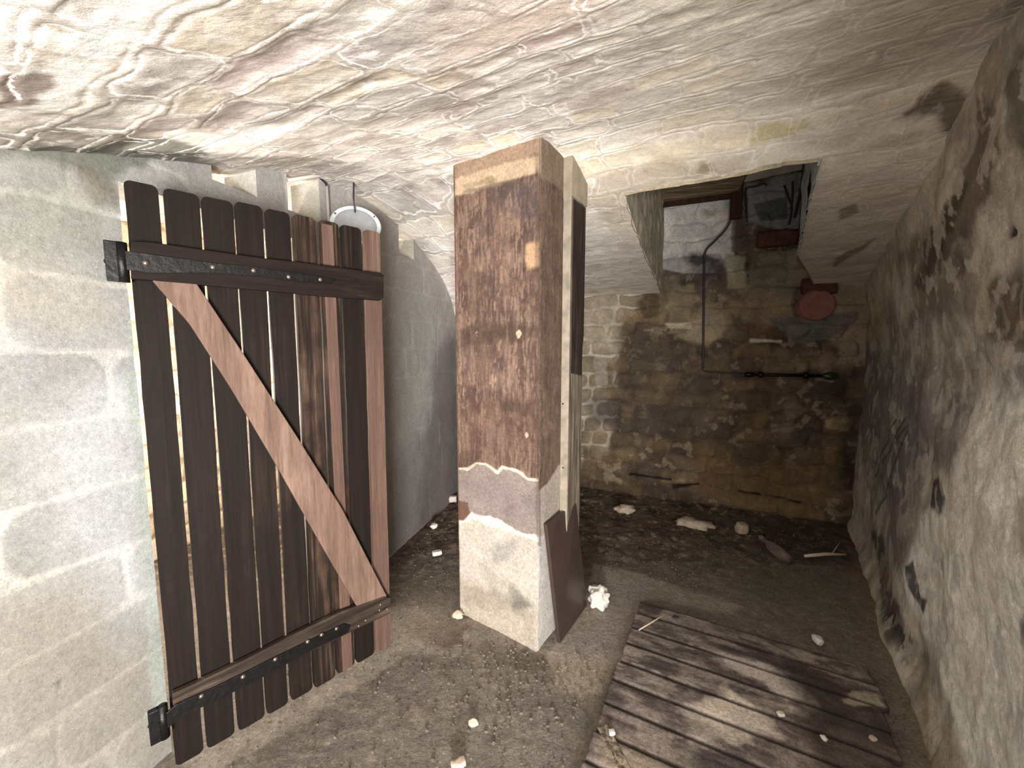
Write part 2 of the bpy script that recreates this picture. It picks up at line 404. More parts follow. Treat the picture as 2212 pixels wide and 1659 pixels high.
# marks
pc.mark([(0, 245), (130, 235), (260, 60), (330, -20), (240, -20), (110, 110), (0, 180)], srgb(236, 236, 232), .55, .03)
pc.mark([(0, 180), (80, 165), (60, 215), (0, 232)], srgb(120, 98, 84), .8, .01)
pc.mark([(430, 300), (560, 265), (620, 240), (560, 310), (440, 322)], srgb(222, 228, 230), .7, .03)
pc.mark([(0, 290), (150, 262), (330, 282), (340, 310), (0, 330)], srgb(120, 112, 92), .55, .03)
pc.mark([(0, 316), (200, 312), (330, 298), (460, 320), (460, 372), (0, 345)], srgb(104, 104, 94), .9, .02)  # greenish stain and the shadow gap over the wall, both painted in
pc.mark([(1840, -40), (2260, -60), (2260, 130), (2150, 120), (2000, 150), (1700, 215), (1760, 90)], srgb(118, 106, 88), .3, .12)
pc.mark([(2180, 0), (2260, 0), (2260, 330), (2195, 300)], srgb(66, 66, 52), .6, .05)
pc.mark([(1215, 352), (1400, 318), (1600, 288), (1800, 236), (2000, 175), (2080, 150), (2000, 210), (1800, 258), (1600, 320), (1450, 352), (1250, 385)], srgb(214, 200, 172), .65, .02)
pc.mark([(1720, 258), (1880, 208), (2000, 172), (2010, 186), (1880, 232), (1760, 262)], srgb(220, 216, 200), .6, .01)
pc.mark([(1240, 420), (1340, 360), (1500, 345), (1620, 330), (1620, 372), (1450, 398), (1352, 420), (1345, 500)], srgb(164, 146, 122), .5, .03)
pc.mark([(1480, 385), (1520, 345), (1570, 365), (1600, 376)], srgb(112, 92, 70), .6, .02)
pc.mark([(1630, 275), (1740, 265), (1700, 300), (1625, 310)], srgb(170, 158, 112), .6, .02)
for q in ([(1855, 430), (1965, 412), (1960, 440), (1870, 460)], [(1840, 492), (1935, 474), (1925, 490), (1830, 500)], [(1810, 528), (1880, 520), (1830, 545)]):
    pc.mark(q, srgb(196, 184, 166), .9, .008, .3)
for q in ([(1815, 455), (1850, 440), (1850, 462), (1815, 475)], [(1800, 560), (1890, 515), (1880, 530), (1800, 580)]):
    pc.mark(q, srgb(104, 86, 58), .7, .01, .3)
pc.mark([(1960, 245), (2030, 178), (2090, 205), (2135, 260), (2140, 380), (2060, 520), (1990, 600), (1990, 560), (2050, 420), (2085, 290), (2040, 235)], srgb(90, 72, 60), .85, .02)
pc.mark([(2070, 160), (2150, 130), (2190, 180), (2160, 300), (2130, 240)], srgb(188, 178, 158), .8, .02)
pc.mark([(950, 180), (1100, 120), (1200, 60), (1300, -20), (1000, -20), (900, 100)], srgb(186, 150, 126), .35, .1)
pc.mark([(900, 440), (1000, 440), (1000, 520), (870, 500)], srgb(214, 204, 184), .5, .04, 1, .8)
# faces inside the light shaft opening are left out
cu = (Ug[:-1, :-1]+Ug[1:, 1:])/2; ch = (uh[:-1, :-1]+uh[1:, 1:])/2
keep = ~((poly_sd(cu, ch, hole_full) < 0) & (ch > 1.9) & (cu > -1.1))
structure(grid_mesh('ceiling', P, pc.C, M_VAULT, keep=keep, extra={'Joint': dj-jw, 'Fade': 1-.75*smear}), 'rubble stone vault with pale mortar joints')

# ------------------------------------------------------------------ left wall of concrete blocks
WA = on_floor(845, 1200)[:2]; WB = on_floor(980, 1080)[:2]; WD = (WB-WA)/np.linalg.norm(WB-WA); WN = np.array([WD[1], -WD[0]])  # towards the room
def loc_w(x, y):
    p = on_plane(x, y, WA, WB); return (p[:2]-WA)@WD, p[2]
def tpx(x, y=700): return loc_w(x, y)[0]
def wall_relief(U, V):
    dj, tone, t2 = masonry(U, V+.015, .207, .46, 51, .07)
    n = fbm(U*12, V*12, 55, 4); nl = fbm(U*3, V*3, 57, 3)
    far = sstep(-1.2, -.4, U)
    d = (1-sstep(0, .016, dj))*(-.0015)+.005*(n-.5)+.010*(nl-.5)*(1-.5*far)+.003*(tone-.5)
    return d, dj, tone, n, nl
def wall_piece(t0, t1, z0, z1, th=.18, st=.008, sides=True, sgn=1, off=0.):
    nu = max(2, int((t1-t0)/st)+1); nv = max(2, int((z1-z0)/st)+1)
    U, V = np.meshgrid(np.linspace(t0, t1, nu), np.linspace(z0, z1, nv), indexing='ij')
    d, dj, tone, n, nl = wall_relief(U, V)
    P = np.empty(U.shape+(3,)); P[..., 0] = WA[0]+WD[0]*U+WN[0]*(d+off); P[..., 1] = WA[1]+WD[1]*U+WN[1]*(d+off); P[..., 2] = V
    p = Paint(U, V, srgb(136, 134, 129), loc_w, 5, 10, .03)
    far = sstep(-1.2, -.4, U)
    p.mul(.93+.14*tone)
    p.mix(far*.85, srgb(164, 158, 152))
    p.mix((1-sstep(.003, .012, dj+.006*(n-.5)))*(.5-.3*far)*sstep(.3, .5, nl+.1), srgb(186, 182, 172))
    p.mul(.93+.14*fbm(U*5, V*5, 59, 4))
    p.mark([(0, 560), (240, 600), (250, 700), (0, 700)], srgb(150, 142, 126), .45, .05)
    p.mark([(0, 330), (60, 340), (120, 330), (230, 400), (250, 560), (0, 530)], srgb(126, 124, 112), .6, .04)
    p.mark([(-60, 300), (330, 300), (330, 350), (240, 400), (160, 345), (60, 350), (-60, 336)], srgb(96, 96, 86), .85, .02, 1)  # edge stain, with the shadow gap under the vault put into the colour
    p.mark([(190, 370), (250, 400), (260, 440), (215, 430)], srgb(98, 90, 78), .6, .02)
    p.mark([(200, 800), (300, 780), (340, 1300), (250, 1400), (120, 1150), (100, 900)], srgb(172, 173, 174), .45, .1)
    p.mark([(0, 720), (110, 740), (90, 860), (0, 870)], srgb(128, 125, 128), .4, .03)
    p.mark([(75, 1060), (110, 1055), (120, 1180), (85, 1190)], srgb(130, 126, 122), .5, .012, .3)
    p.mark([(-60, 1250), (200, 1250), (350, 1420), (380, 1700), (-60, 1700)], srgb(122, 114, 102), .65, .10)
    p.mark([(108, 1478), (138, 1462), (130, 1490)], srgb(84, 88, 76), .8, .005, .1)
    p.mark([(262, 500), (285, 500), (370, 1560), (330, 1560), (285, 900)], srgb(142, 148, 140), .6, .008, .3)
    p.mark([(850, 1010), (990, 830), (1010, 1100), (830, 1230)], srgb(116, 109, 104), .45, .15)
    p.mark([(940, 760), (1000, 700), (1010, 1100), (900, 1150)], srgb(80, 74, 71), .6, .12)  # shadow beside the pillar painted into the wall colour
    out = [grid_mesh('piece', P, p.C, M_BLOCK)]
    if sides:
        # end faces and top/bottom as grids sharing the front edge
        for E in (P[0], P[-1], P[:, 0], P[:, -1]):
            k = max(3, int(th/.02)); s = np.linspace(0, th, k)
            G = E[:, None, :]+np.array([-WN[0], -WN[1], 0])[None, None]*s[None, :, None]
            c = np.broadcast_to(srgb(164, 160, 150), G.shape)*(.85+.3*fbm(G[..., 2]*14+G[..., 0]*9, G[..., 1]*14, 61, 3))[..., None]
            out.append(grid_mesh('piece', G, c, M_BLOCK))
        G = P[::max(1, nu-1), ::max(1, nv-1)][:2, :2]+np.array([-WN[0], -WN[1], 0])*th
        out.append(grid_mesh('piece', G, np.broadcast_to(srgb(190, 175, 150), G.shape), M_BLOCK))
    return out
tJ0 = tpx(302, 900)                    # left jamb of the doorway (hidden edge of the near wall piece)
tJ1 = tJ0+.70
ZL = 2.085
objs = []
objs += wall_piece(-6.2, -2.7, -.05, 2.45, st=.04)+wall_piece(-2.7, tJ0, -.05, 2.45)
objs += wall_piece(tJ0, tpx(460, 390), ZL, 2.45)
objs += wall_piece(tJ0, tJ1, 1.96, ZL)
objs += wall_piece(tpx(555, 400), tpx(620, 400), ZL, 2.45)
objs += wall_piece(tJ1, 1.95, -.05, ZL)
objs += wall_piece(tpx(688, 400), tpx(862, 540), ZL, 2.45)
objs += wall_piece(tpx(894, 550), 1.95, ZL, 2.45)
structure(joined('wall_left', objs), 'grey concrete block wall with a doorway and gaps below the vault')

# corridor behind the block wall
def plane_grid(name, O, A, B, base, mat, rh=.2, bw=.42, st=.012, seed=7, amp=1., jcol=(150, 132, 108)):
    O, A, B = map(lambda q: np.array(q, float), (O, A, B)); la, lb = np.linalg.norm(A), np.linalg.norm(B)
    U, V = np.meshgrid(np.linspace(0, la, max(2, int(la/st))), np.linspace(0, lb, max(2, int(lb/st))), indexing='ij')
    dj, tone, t2 = masonry(U, V, rh, bw, seed, .12); n = fbm(U*10, V*10, seed+3, 4)
    P = O+U[..., None]*(A/la)+V[..., None]*(B/lb); N = np.cross(A/la, B/lb)
    P = P+N*(((sstep(0, .02, dj)-.5)*.008+.02*(n-.5))*amp)[..., None]
    C = np.empty(U.shape+(3,)); C[:] = srgb(*base); C *= (.8+.35*tone)[..., None]*(.85+.3*n)[..., None]
    j = (1-sstep(.004, .012, dj))[..., None]*.8; C = C*(1-j)+srgb(*jcol)*j
    return grid_mesh(name, P, C, mat)
def w3(t, off, z): return np.array([WA[0]+WD[0]*t+WN[0]*off, WA[1]+WD[1]*t+WN[1]*off, z])
structure(plane_grid('wall_corridor', w3(-3, -1.5, 0), w3(2.6, -1.5, 0)-w3(-3, -1.5, 0), (0, 0, 2.6), (222, 206, 180), M_RUBBLE, .16, .3), 'limestone wall of the lit corridor')
structure(plane_grid('wall_corridor_far', w3(2.2, -1.6, 0), w3(2.2, .4, 0)-w3(2.2, -1.6, 0), (0, 0, 2.6), (215, 200, 176), M_RUBBLE, .16, .3, .02))
structure(plane_grid('wall_corridor_near', w3(-2.8, -.1, 0), w3(-2.8, -1.6, 0)-w3(-2.8, -.1, 0), (0, 0, 2.6), (215, 200, 176), M_RUBBLE, .16, .3, .02))
structure(plane_grid('wall_right_far', (1.6, -1.2, 0), (0, -3.6, 0), (0, 0, 2.4), (170, 160, 145), M_RUBBLE, .2, .4, .03))
structure(plane_grid('wall_behind', (-4.2, -4.7, 0), (5.5, 0, 0), (0, 0, 2.4), (170, 160, 145), M_RUBBLE, .2, .4, .03))

# ------------------------------------------------------------------ back wall
KA = on_floor(1253, 1053)[:2]; KB = on_floor(1780, 1128)[:2]; KD = (KB-KA)/np.linalg.norm(KB-KA); KN = np.array([KD[1], -KD[0]])
if KN[1] > 0: KN = -KN
def loc_k(x, y):
    p = on_plane(x, y, KA, KB); return (p[:2]-KA)@KD, p[2]
def k3(u, z, off=0.): return np.array([KA[0]+KD[0]*u+KN[0]*off, KA[1]+KD[1]*u+KN[1]*off, z])
def kpx(x, y, off=0.):
    """point a given distance in front of the back wall, seen at the pixel"""
    a = np.append(KA+KN*off, 0); b_ = np.append(KB+KN*off, 0); return on_plane(x, y, a, b_)
U, V = np.meshgrid(np.arange(-1.7, 2.75, .0085), np.arange(-.05, 3.15, .0085), indexing='ij')
dj, tone, tone2 = masonry(U, V, .15, .27, 81, .32)
n = fbm(U*9, V*9, 83, 5); nl = fbm(U*2.5, V*2.5, 85, 3); nf = fbm(U*28, V*28, 88, 4)
pk = Paint(U, V, srgb(112, 94, 74), loc_k, 9, 9, .035)
for lo, c in ((0, (108, 92, 74)), (.4, (96, 84, 72)), (.65, (122, 102, 76)), (.86, (92, 76, 66))): pk.mix((tone2 > lo)*1., srgb(*c))
pk.mul(.8+.4*tone)
jn = 1-sstep(.006, .02, dj+.012*(n-.5))
pk.mix(jn*.45, srgb(82, 70, 58))
pk.mix(sstep(.55, .7, fbm(U*6, V*6, 101, 4))*.5, srgb(76, 64, 54))
pk.mul(.78+.44*nl)
f1_ = fbm(U*7, V*7, 411, 6); f2_ = fbm(U*15, V*15, 413, 5)
pk.mix((1-sstep(.39, .44, f1_))*.35, srgb(60, 50, 42)); pk.mix(sstep(.60, .64, f1_)*.3, srgb(138, 118, 92)); pk.mix(sstep(.64, .655, f2_)*.6, srgb(160, 142, 118))
upper = pk.mask([(1230, 380), (1420, 380), (1400, 640), (1345, 690), (1335, 800), (1330, 900), (1300, 1000), (1250, 1010)], .04)
pk.mix(upper*.75, srgb(156, 142, 122)); pk.mix(upper*jn*.8, srgb(206, 196, 178))
pk.mark([(1260, 430), (1345, 430), (1335, 760), (1262, 760)], srgb(178, 164, 142), .5, .05, 1, .7)
pk.mark([(1260, 760), (1335, 790), (1330, 1010), (1300, 1050), (1255, 1040)], srgb(104, 86, 66), .55, .03, 1, .7)
pk.mark([(1282, 770), (1315, 775), (1310, 830), (1285, 835)], srgb(160, 148, 132), .8, .01, .4)
pk.mark([(1262, 925), (1310, 930), (1295, 960), (1262, 955)], srgb(134, 116, 92), .7, .02, .5)
pk.mark([(1340, 700), (1560, 760), (1520, 960), (1340, 940)], srgb(84, 72, 60), .6, .08)
pk.mark([(1280, 860), (1350, 870), (1340, 920), (1270, 910)], srgb(58, 50, 52), .6, .06)
pk.mark([(1400, 590), (1560, 620), (1680, 600), (1730, 690), (1600, 740), (1470, 730), (1430, 690)], srgb(160, 142, 116), .6, .04, 1, .6)
pk.mark([(1490, 690), (1560, 680), (1570, 735), (1480, 735)], srgb(176, 158, 132), .7, .015, .5)
pk.mark([(1440, 620), (1500, 612), (1500, 690), (1450, 690)], srgb(150, 134, 108), .6, .02, .5)
pk.mark([(1440, 700), (1490, 695), (1500, 712), (1445, 708)], srgb(214, 198, 170), .7, .008, .3)
pk.mark([(1620, 732), (1690, 734), (1690, 740), (1620, 738)], srgb(220, 206, 180), .9, .005, .2)
pk.mark([(1600, 700), (1700, 700), (1700, 730), (1600, 730)], srgb(112, 84, 62), .6, .01, .3)
pk.mark([(1560, 640), (1640, 650), (1660, 700), (1600, 690)], srgb(160, 140, 112), .5, .02, .5)
pk.mark([(1545, 770), (1640, 750), (1740, 760), (1840, 775), (1830, 790), (1640, 800), (1560, 795)], srgb(150, 128, 102), .45, .03, 1, .6)
pk.mark([(1790, 600), (1900, 600), (1900, 780), (1840, 795), (1790, 740)], srgb(166, 146, 122), .8, .03)
pk.mark([(1690, 870), (1720, 865), (1740, 885), (1720, 900), (1695, 900)], srgb(128, 112, 98), .8, .01, .4)
pk.mark([(1665, 915), (1710, 915), (1720, 930), (1665, 935)], srgb(140, 122, 108), .8, .01, .4)
pk.mark([(1590, 815), (1640, 820), (1660, 835), (1590, 840)], srgb(120, 98, 82), .6, .015, .4)
pk.mark([(1500, 960), (1650, 970), (1720, 1000), (1800, 960), (1820, 1040), (1740, 1120), (1620, 1100), (1500, 1060)], srgb(122, 98, 68), .7, .05)
pk.mark([(1560, 1070), (1720, 1085), (1700, 1130), (1600, 1120)], srgb(132, 116, 82), .55, .04)
for q in ([(1452, 1045), (1510, 1040), (1512, 1046), (1455, 1052)], [(1592, 1056), (1640, 1062), (1640, 1066), (1594, 1061)], [(1700, 1074), (1728, 1079), (1726, 1084), (1700, 1079)], [(1360, 1020), (1450, 1032), (1450, 1036), (1360, 1025)], [(1640, 1064), (1700, 1074), (1740, 1082), (1700, 1077)]):
    pk.mark(q, srgb(24, 18, 14), .9, .006, .15)
pk.mark([(1572, 960), (1660, 970), (1655, 1020), (1580, 1000)], srgb(74, 66, 60), .6, .03)
pk.mark([(1800, 790), (1860, 800), (1860, 1100), (1810, 1130), (1815, 1010), (1830, 950)], srgb(54, 44, 38), .6, .05)
pk.mark([(1250, 1025), (1500, 1060), (1500, 1200), (1250, 1200)], srgb(62, 48, 36), .6, .04)
# lime-washed panel in the light shaft
pk.mark([(1402, 440), (1590, 415), (1585, 590), (1480, 590), (1405, 575)], srgb(212, 206, 198), 1, .008, .1)
pk.mark([(1560, 430), (1585, 425), (1585, 560), (1568, 560)], srgb(190, 186, 176), .4, .02, .4)
pk.mark([(1520, 455), (1548, 452), (1545, 468), (1525, 470)], srgb(160, 150, 128), .6, .01, .5)
pk.mark([(1398, 575), (1450, 545), (1520, 548), (1590, 560), (1570, 625), (1480, 610), (1400, 640)], srgb(82, 74, 74), .8, .04, 1, .5)
pk.mark([(1380, 550), (1420, 560), (1420, 690), (1385, 690)], srgb(78, 64, 46), .7, .02)
pk.mark([(1566, 548), (1612, 552), (1612, 620), (1570, 622)], srgb(176, 168, 140), .8, .01, .4)
pk.mark([(1582, 470), (1622, 470), (1620, 545), (1580, 545)], srgb(94, 78, 76), .8, .01, .3)
pk.mark([(1612, 400), (1740, 370), (1730, 500), (1700, 500), (1612, 480)], srgb(150, 148, 146), .95, .015, .4, 0)
pk.mark([(1625, 440), (1700, 425), (1705, 475), (1640, 478)], srgb(84, 88, 86), .8, .01, .4)
pk.mark([(1612, 545), (1730, 545), (1760, 610), (1700, 640), (1620, 620)], srgb(142, 132, 116), .75, .03, 1, .4)
pk.mark([(1655, 686), (1850, 675), (1840, 700), (1780, 730), (1720, 742), (1690, 722)], srgb(116, 112, 108), .9, .012, .4)
d = (sstep(0, .03, dj)-.5)*.016+.03*(n-.5)+.008*(nf-.5)+.05*(nl-.5)+.012*(tone-.5)
pipe_c = loc_k(1762, 660)
d += .07*np.exp(-(((U-pipe_c[0])/.26)**2+((V-(pipe_c[1]-.16))/.07)**2))
d += .05*np.exp(-((V-.05)/.12)**2)
P = np.stack([KA[0]+KD[0]*U+KN[0]*d, KA[1]+KD[1]*U+KN[1]*d, V], -1)
structure(grid_mesh('wall_back', P, pk.C, M_RUBBLE), 'stained rubble back wall')

# ------------------------------------------------------------------ light shaft above the back wall
def vu3(v, u, z): p = VD*v+UD*u; return np.array([p[0], p[1], z])
objs = []
def quad_strip(a, b, z1, base, seed, mat=M_RUBBLE):
    """wall standing on the opening edge from a to b (v,u), up to z1"""
    a = np.array(a); b = np.array(b); L = np.linalg.norm(b-a); k = max(2, int(L/.012))
    s = np.linspace(0, 1, k); vu = a[None]+(b-a)[None]*s[:, None]
    z0 = ceil_z(vu[:, 0], np.minimum(vu[:, 1], 4.3))-.012
    h = np.linspace(0, 1, 90)
    Z = z0[:, None]+(z1-z0[:, None])*h[None]; X = np.broadcast_to(vu[:, None, :], Z.shape+(2,))
    nn = fbm(np.broadcast_to((s*L)[:, None], Z.shape)*9, Z*9, seed, 4)
    nrm = np.array([-(b-a)[1], (b-a)[0]])/L
    X = X+nrm*(((nn-.5)*.03)[..., None])
    P = np.stack([X[..., 0]*VD[0]+X[..., 1]*UD[0], X[..., 0]*VD[1]+X[..., 1]*UD[1], Z], -1)
    C = srgb(*base)*(.75+.5*nn)[..., None]
    return grid_mesh('piece', P, C, mat)
lf = hole[0]
objs.append(quad_strip((lf[0]+.0, 4.3), lf, 3.0, (182, 170, 146), 201))
for i in range(4): objs.append(quad_strip(hole[i], hole[i+1], 3.0, (170, 156, 130), 203+i))
for i in (4, 5): objs.append(quad_strip(hole[i], hole[i+1], 3.0, (176, 182, 180), 213+i))
objs.append(quad_strip(hole[6], hole[7], 3.0, (170, 154, 132), 223))
objs.append(quad_strip(hole[7], (hole[7][0]+.04, 4.3), 3.0, (176, 182, 180), 225))
structure(joined('wall_shaft', objs), 'sides of the light shaft')
objs = []
P = np.array([[vu3(-1.2, 2.0, 3.0), vu3(-1.2, 4.5, 3.0)], [vu3(1.5, 2.0, 3.0), vu3(1.5, 4.5, 3.0)]])
structure(grid_mesh('ceiling_shaft', P, np.broadcast_to(srgb(60, 54, 46), P.shape), M_RUBBLE, smooth=False))
# cream slab above the right half
uA = loc_k(1606, 402); uB = loc_k(1736, 374)
mb = MB().box(k3(uA[0], 2.80, .0), k3(uB[0]+.25, 2.86, 0)-k3(uA[0], 2.80, 0), k3(0, 0, .62)-k3(0, 0, 0), (0, 0, .06))
sl = mb.build('trim_1', plain_mat('cream_slab', srgb(236, 230, 216), .9, 0, .08, 12, .3)); structure(sl, 'cream sloping slab over the light shaft')
# wooden hatch boards over the left half
ht = empty('wooden_hatch', tuple(kpx(1500, 440, .3))); inv = np.array(ht.location)
tag(ht, 'dark weathered board cover closing the top of the light shaft in the back wall', 'hatch')
ul = loc_k(1385, 450)[0]; ur = loc_k(1592, 430)[0]
for i in range(5):
    o0 = .03+i*.15
    MB().box(k3(ul-.25, 2.70, o0)-inv, k3(ur, 0)-k3(ul-.25, 0), k3(0, 0, .14)-k3(0, 0, 0), (0, 0, .03)).build('board', M_HATCH, ht, bevel=.004)
MB().box(k3(ul-.2, 2.665, .05)-inv, k3(ur, 0)-k3(ul-.2, 0), k3(0, 0, .05)-k3(0, 0, 0), (0, 0, .035)).build('batten', M_POSTRED, ht, bevel=.004)
a = kpx(1592, 470, .12); bq = kpx(1589, 385, .12)
o = MB().box(np.array([a[0], a[1], a[2]])-np.append(KD*.05, 0), np.append(KD*.085, 0), np.append(-KN*.06, 0), (0, 0, bq[2]-a[2]+.12)).build('timber_post', M_POSTRED, bevel=.006)
tag(o, 'short dark reddish-brown timber hanging beside the board cover in the light shaft', 'timber')

# ------------------------------------------------------------------ right wall
RA = on_floor(2047, 1648)[:2]; RB = on_floor(1943, 1434)[:2]; RD = (RB-RA)/np.linalg.norm(RB-RA)
ang = math.radians(35.0); RD = np.array([math.sin(ang), math.cos(ang)]); RN = np.array([-RD[1], RD[0]]); RA = on_floor(1995, 1540)[:2]
def lean(V): return .10*sstep(1.3, 2.3, V)+.04*np.exp(-(V/.1)**2)
def loc_r(x, y):
    p = on_plane(x, y, RA, RA+RD)
    for k in range(4): a_ = RA+RN*float(lean(p[2])); p = on_plane(x, y, a_, a_+RD)
    return (p[:2]-RA)@RD, p[2]
U, V = np.meshgrid(np.concatenate([np.arange(-2.3, -1.2, .02), np.arange(-1.2, 2.3, .0085)]), np.arange(-.05, 2.6, .0085), indexing='ij')
n = fbm(U*7, V*7, 123, 5); nl = fbm(U*2.2, V*2.2, 125, 3); nf = fbm(U*26, V*20, 128, 4); vs = fbm(U*11, V*2.5, 131, 4)
pr = Paint(U, V, srgb(200, 190, 172), loc_r, 19, 7, .05)
pr.mix(sstep(.4, .62, vs)*.4, srgb(132, 120, 108)); pr.mix(sstep(.55, .7, n)*.5, srgb(192, 184, 170))
pr.mul(.85+.3*nl)
fl1 = fbm(U*6, V*5, 401, 6); fl2 = fbm(U*13, V*11, 403, 5)
pr.mark([(1850, 700), (2230, 560), (2230, 900), (2120, 900), (2080, 1000), (1990, 1060), (1960, 1250), (1880, 1200), (1860, 900)], srgb(112, 107, 109), .6, .06, 1.4, .3)  # grey patch, darker than the plaster around it
pr.mark([(1870, 800), (1990, 780), (2000, 1000), (1940, 1080), (1880, 1000)], srgb(112, 109, 114), .55, .05)
pr.mark([(2130, 610), (2230, 600), (2230, 720), (2130, 710)], srgb(96, 80, 56), .8, .04)
pr.mark([(1940, 560), (2010, 480), (2130, 560), (2110, 680), (1960, 700)], srgb(122, 108, 92), .6, .05, 1, .4)
pr.mark([(2060, 530), (2110, 520), (2110, 600), (2075, 600)], srgb(90, 74, 74), .6, .02)
pr.mark([(2080, 900), (2140, 870), (2230, 900), (2230, 1300), (2230, 1700), (2080, 1700), (2000, 1400), (1960, 1250), (1990, 1120), (2080, 1040)], srgb(240, 236, 226), .9, .05, 1.4)
pr.mark([(1985, 860), (2040, 840), (2060, 930), (2000, 930)], srgb(160, 154, 150), .7, .03)
pr.mark([(2010, 1030), (2035, 1020), (2045, 1075), (2030, 1115), (2012, 1090)], srgb(44, 46, 50), .9, .01, .4)
pr.mark([(1965, 1225), (1980, 1215), (1990, 1290), (2005, 1290), (1995, 1330), (1970, 1270)], srgb(52, 54, 60), .9, .008, .3)
pr.mark([(2195, 1340), (2230, 1320), (2230, 1430), (2205, 1420)], srgb(70, 72, 74), .8, .01)
pr.mark([(1880, 1150), (1900, 1160), (1960, 1350), (2000, 1420), (1950, 1430), (1900, 1290)], srgb(58, 52, 46), .8, .03, .6)
pr.mark([(1930, 1330), (1960, 1350), (1990, 1400), (1960, 1420)], srgb(40, 44, 44), .7, .02)
pr.mark([(1955, 1400), (2010, 1400), (2080, 1640), (2100, 1720), (2030, 1720)], srgb(138, 124, 100), .6, .03)
pr.mark([(2000, 1480), (2020, 1475), (2030, 1560), (2015, 1575)], srgb(196, 188, 172), .8, .01, .3)
pr.mark([(2110, 640), (2125, 560), (2135, 700), (2110, 740)], srgb(196, 186, 164), .6, .012, .5)
pr.mark([(1868, 660), (1905, 640), (1905, 730), (1870, 740)], srgb(180, 158, 124), .7, .02, .5)
pr.mark([(1860, 740), (1900, 760), (1890, 1000), (1865, 1000)], srgb(120, 112, 110), .6, .02)
pr.mark([(2120, 140), (2230, 80), (2230, 330), (2170, 360), (2140, 260)], srgb(176, 166, 146), .6, .03)
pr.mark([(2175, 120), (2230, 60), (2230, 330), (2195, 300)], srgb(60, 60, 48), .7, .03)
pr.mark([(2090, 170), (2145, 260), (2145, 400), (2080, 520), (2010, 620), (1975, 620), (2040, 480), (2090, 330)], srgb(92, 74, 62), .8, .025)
pr.mark([(2000, 520), (2060, 440), (2080, 400), (2060, 500), (2010, 590)], srgb(66, 52, 36), .7, .02)
pr.mix((sstep(.52, .535, fl1)*(1-sstep(.60, .62, fl1)))*.35, srgb(188, 180, 164)); pr.mix(sstep(.60, .615, fl2)*.5, srgb(206, 198, 182)); pr.mix((1-sstep(.385, .40, fl2))*.25, srgb(110, 100, 94))
hl = loc_r(2165, 508); holes = [(hl, .030, .018), (loc_r(1993, 607), .012, .012), (loc_r(2128, 880), .02, .007), (loc_r(2032, 1225), .02, .014), (loc_r(2107, 870), .007, .006), (loc_r(1902, 663), .014, .014)]
hd = 0*U
for (c, a_, b_) in holes:
    g = np.sqrt(((U-c[0])/a_)**2+((V-c[1])/b_)**2)+(nf-.5)*1.0; k = 1-sstep(.7, 1.2, g); hd = hd+k
    pr.mix(k*.95, srgb(40, 22, 24))
for (p0, p1) in (((1905, 1000), (1955, 900)), ((1885, 1030), (1935, 905)), ((1915, 925), (1950, 960)), ((1890, 1010), (1925, 1060)), ((1930, 960), (1962, 915)), ((1888, 1110), (1960, 930))):
    a_, b_ = loc_r(*p0), loc_r(*p1); w_ = .002
    pr.mark([p0, p1, (p1[0]+3, p1[1]+1), (p0[0]+3, p0[1]+1)], srgb(60, 54, 58), .7, .003, .02)
d = .02*(n-.5)+.006*(nf-.5)+.05*(nl-.5)-.012*hd+.004*(vs-.5)
# the wall leans inward towards the springing of the vault
d = d+lean(V)
P = np.stack([RA[0]+RD[0]*U+RN[0]*d, RA[1]+RD[1]*U+RN[1]*d, V], -1)
structure(grid_mesh('wall_right', P, pr.C, M_PLASTER), 'rough limewashed right wall with dark grey patches')

# ------------------------------------------------------------------ floor
def loc_f(x, y): p = on_floor(x, y); return p[0], p[1]
U, V = np.meshgrid(np.concatenate([np.arange(-4.4, -1.8, .04), np.arange(-1.8, 3.6, .0105)]), np.concatenate([np.arange(-4.9, .5, .05), np.arange(.5, 4.6, .0105)]), indexing='ij')
n = fbm(U*10, V*10, 143, 5); nl = fbm(U*2, V*2, 145, 3); nf = fbm(U*40, V*40, 147, 4)
pf = Paint(U, V, srgb(112, 104, 95), loc_f, 29, 9, .04)
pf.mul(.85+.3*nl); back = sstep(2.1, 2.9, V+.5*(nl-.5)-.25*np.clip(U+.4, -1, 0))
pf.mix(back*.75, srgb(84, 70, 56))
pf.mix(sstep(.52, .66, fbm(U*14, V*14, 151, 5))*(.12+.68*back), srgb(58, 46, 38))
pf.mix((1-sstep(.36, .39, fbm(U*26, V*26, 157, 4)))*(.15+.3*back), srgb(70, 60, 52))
pf.mix(sstep(.62, .70, fbm(U*22, V*22, 153, 4))*(.2+.4*back), srgb(160, 142, 120))
pf.mark([(1000, 1380), (1180, 1420), (1200, 1480), (1090, 1430), (980, 1400), (900, 1370), (1000, 1330)], srgb(84, 72, 60), .6, .03, 1, .5)
pf.mark([(1180, 1420), (1290, 1220), (1400, 1240), (1390, 1290), (1300, 1500), (1200, 1480)], srgb(146, 134, 120), .9, .015, .3)
pf.mark([(1275, 1230), (1330, 1225), (1600, 1310), (1560, 1325), (1400, 1290), (1290, 1270)], srgb(146, 134, 124), .8, .02, .4)
pf.mark([(1200, 1400), (1290, 1330), (1310, 1260), (1400, 1260), (1330, 1420), (1250, 1470)], srgb(140, 130, 124), .5, .03)
pf.mark([(1200, 1420), (1320, 1420), (1290, 1510), (1200, 1490)], srgb(152, 138, 122), .6, .03, .5)
pf.mark([(850, 1250), (990, 1230), (990, 1330), (860, 1400)], srgb(110, 98, 84), .4, .05)
pf.mark([(1860, 1150), (1900, 1230), (1990, 1470), (2080, 1700), (1980, 1700), (1900, 1420), (1830, 1250)], srgb(126, 112, 88), .6, .03)
pf.mark([(1640, 1130), (1860, 1130), (1860, 1230), (1640, 1200)], srgb(58, 46, 36), .5, .05)
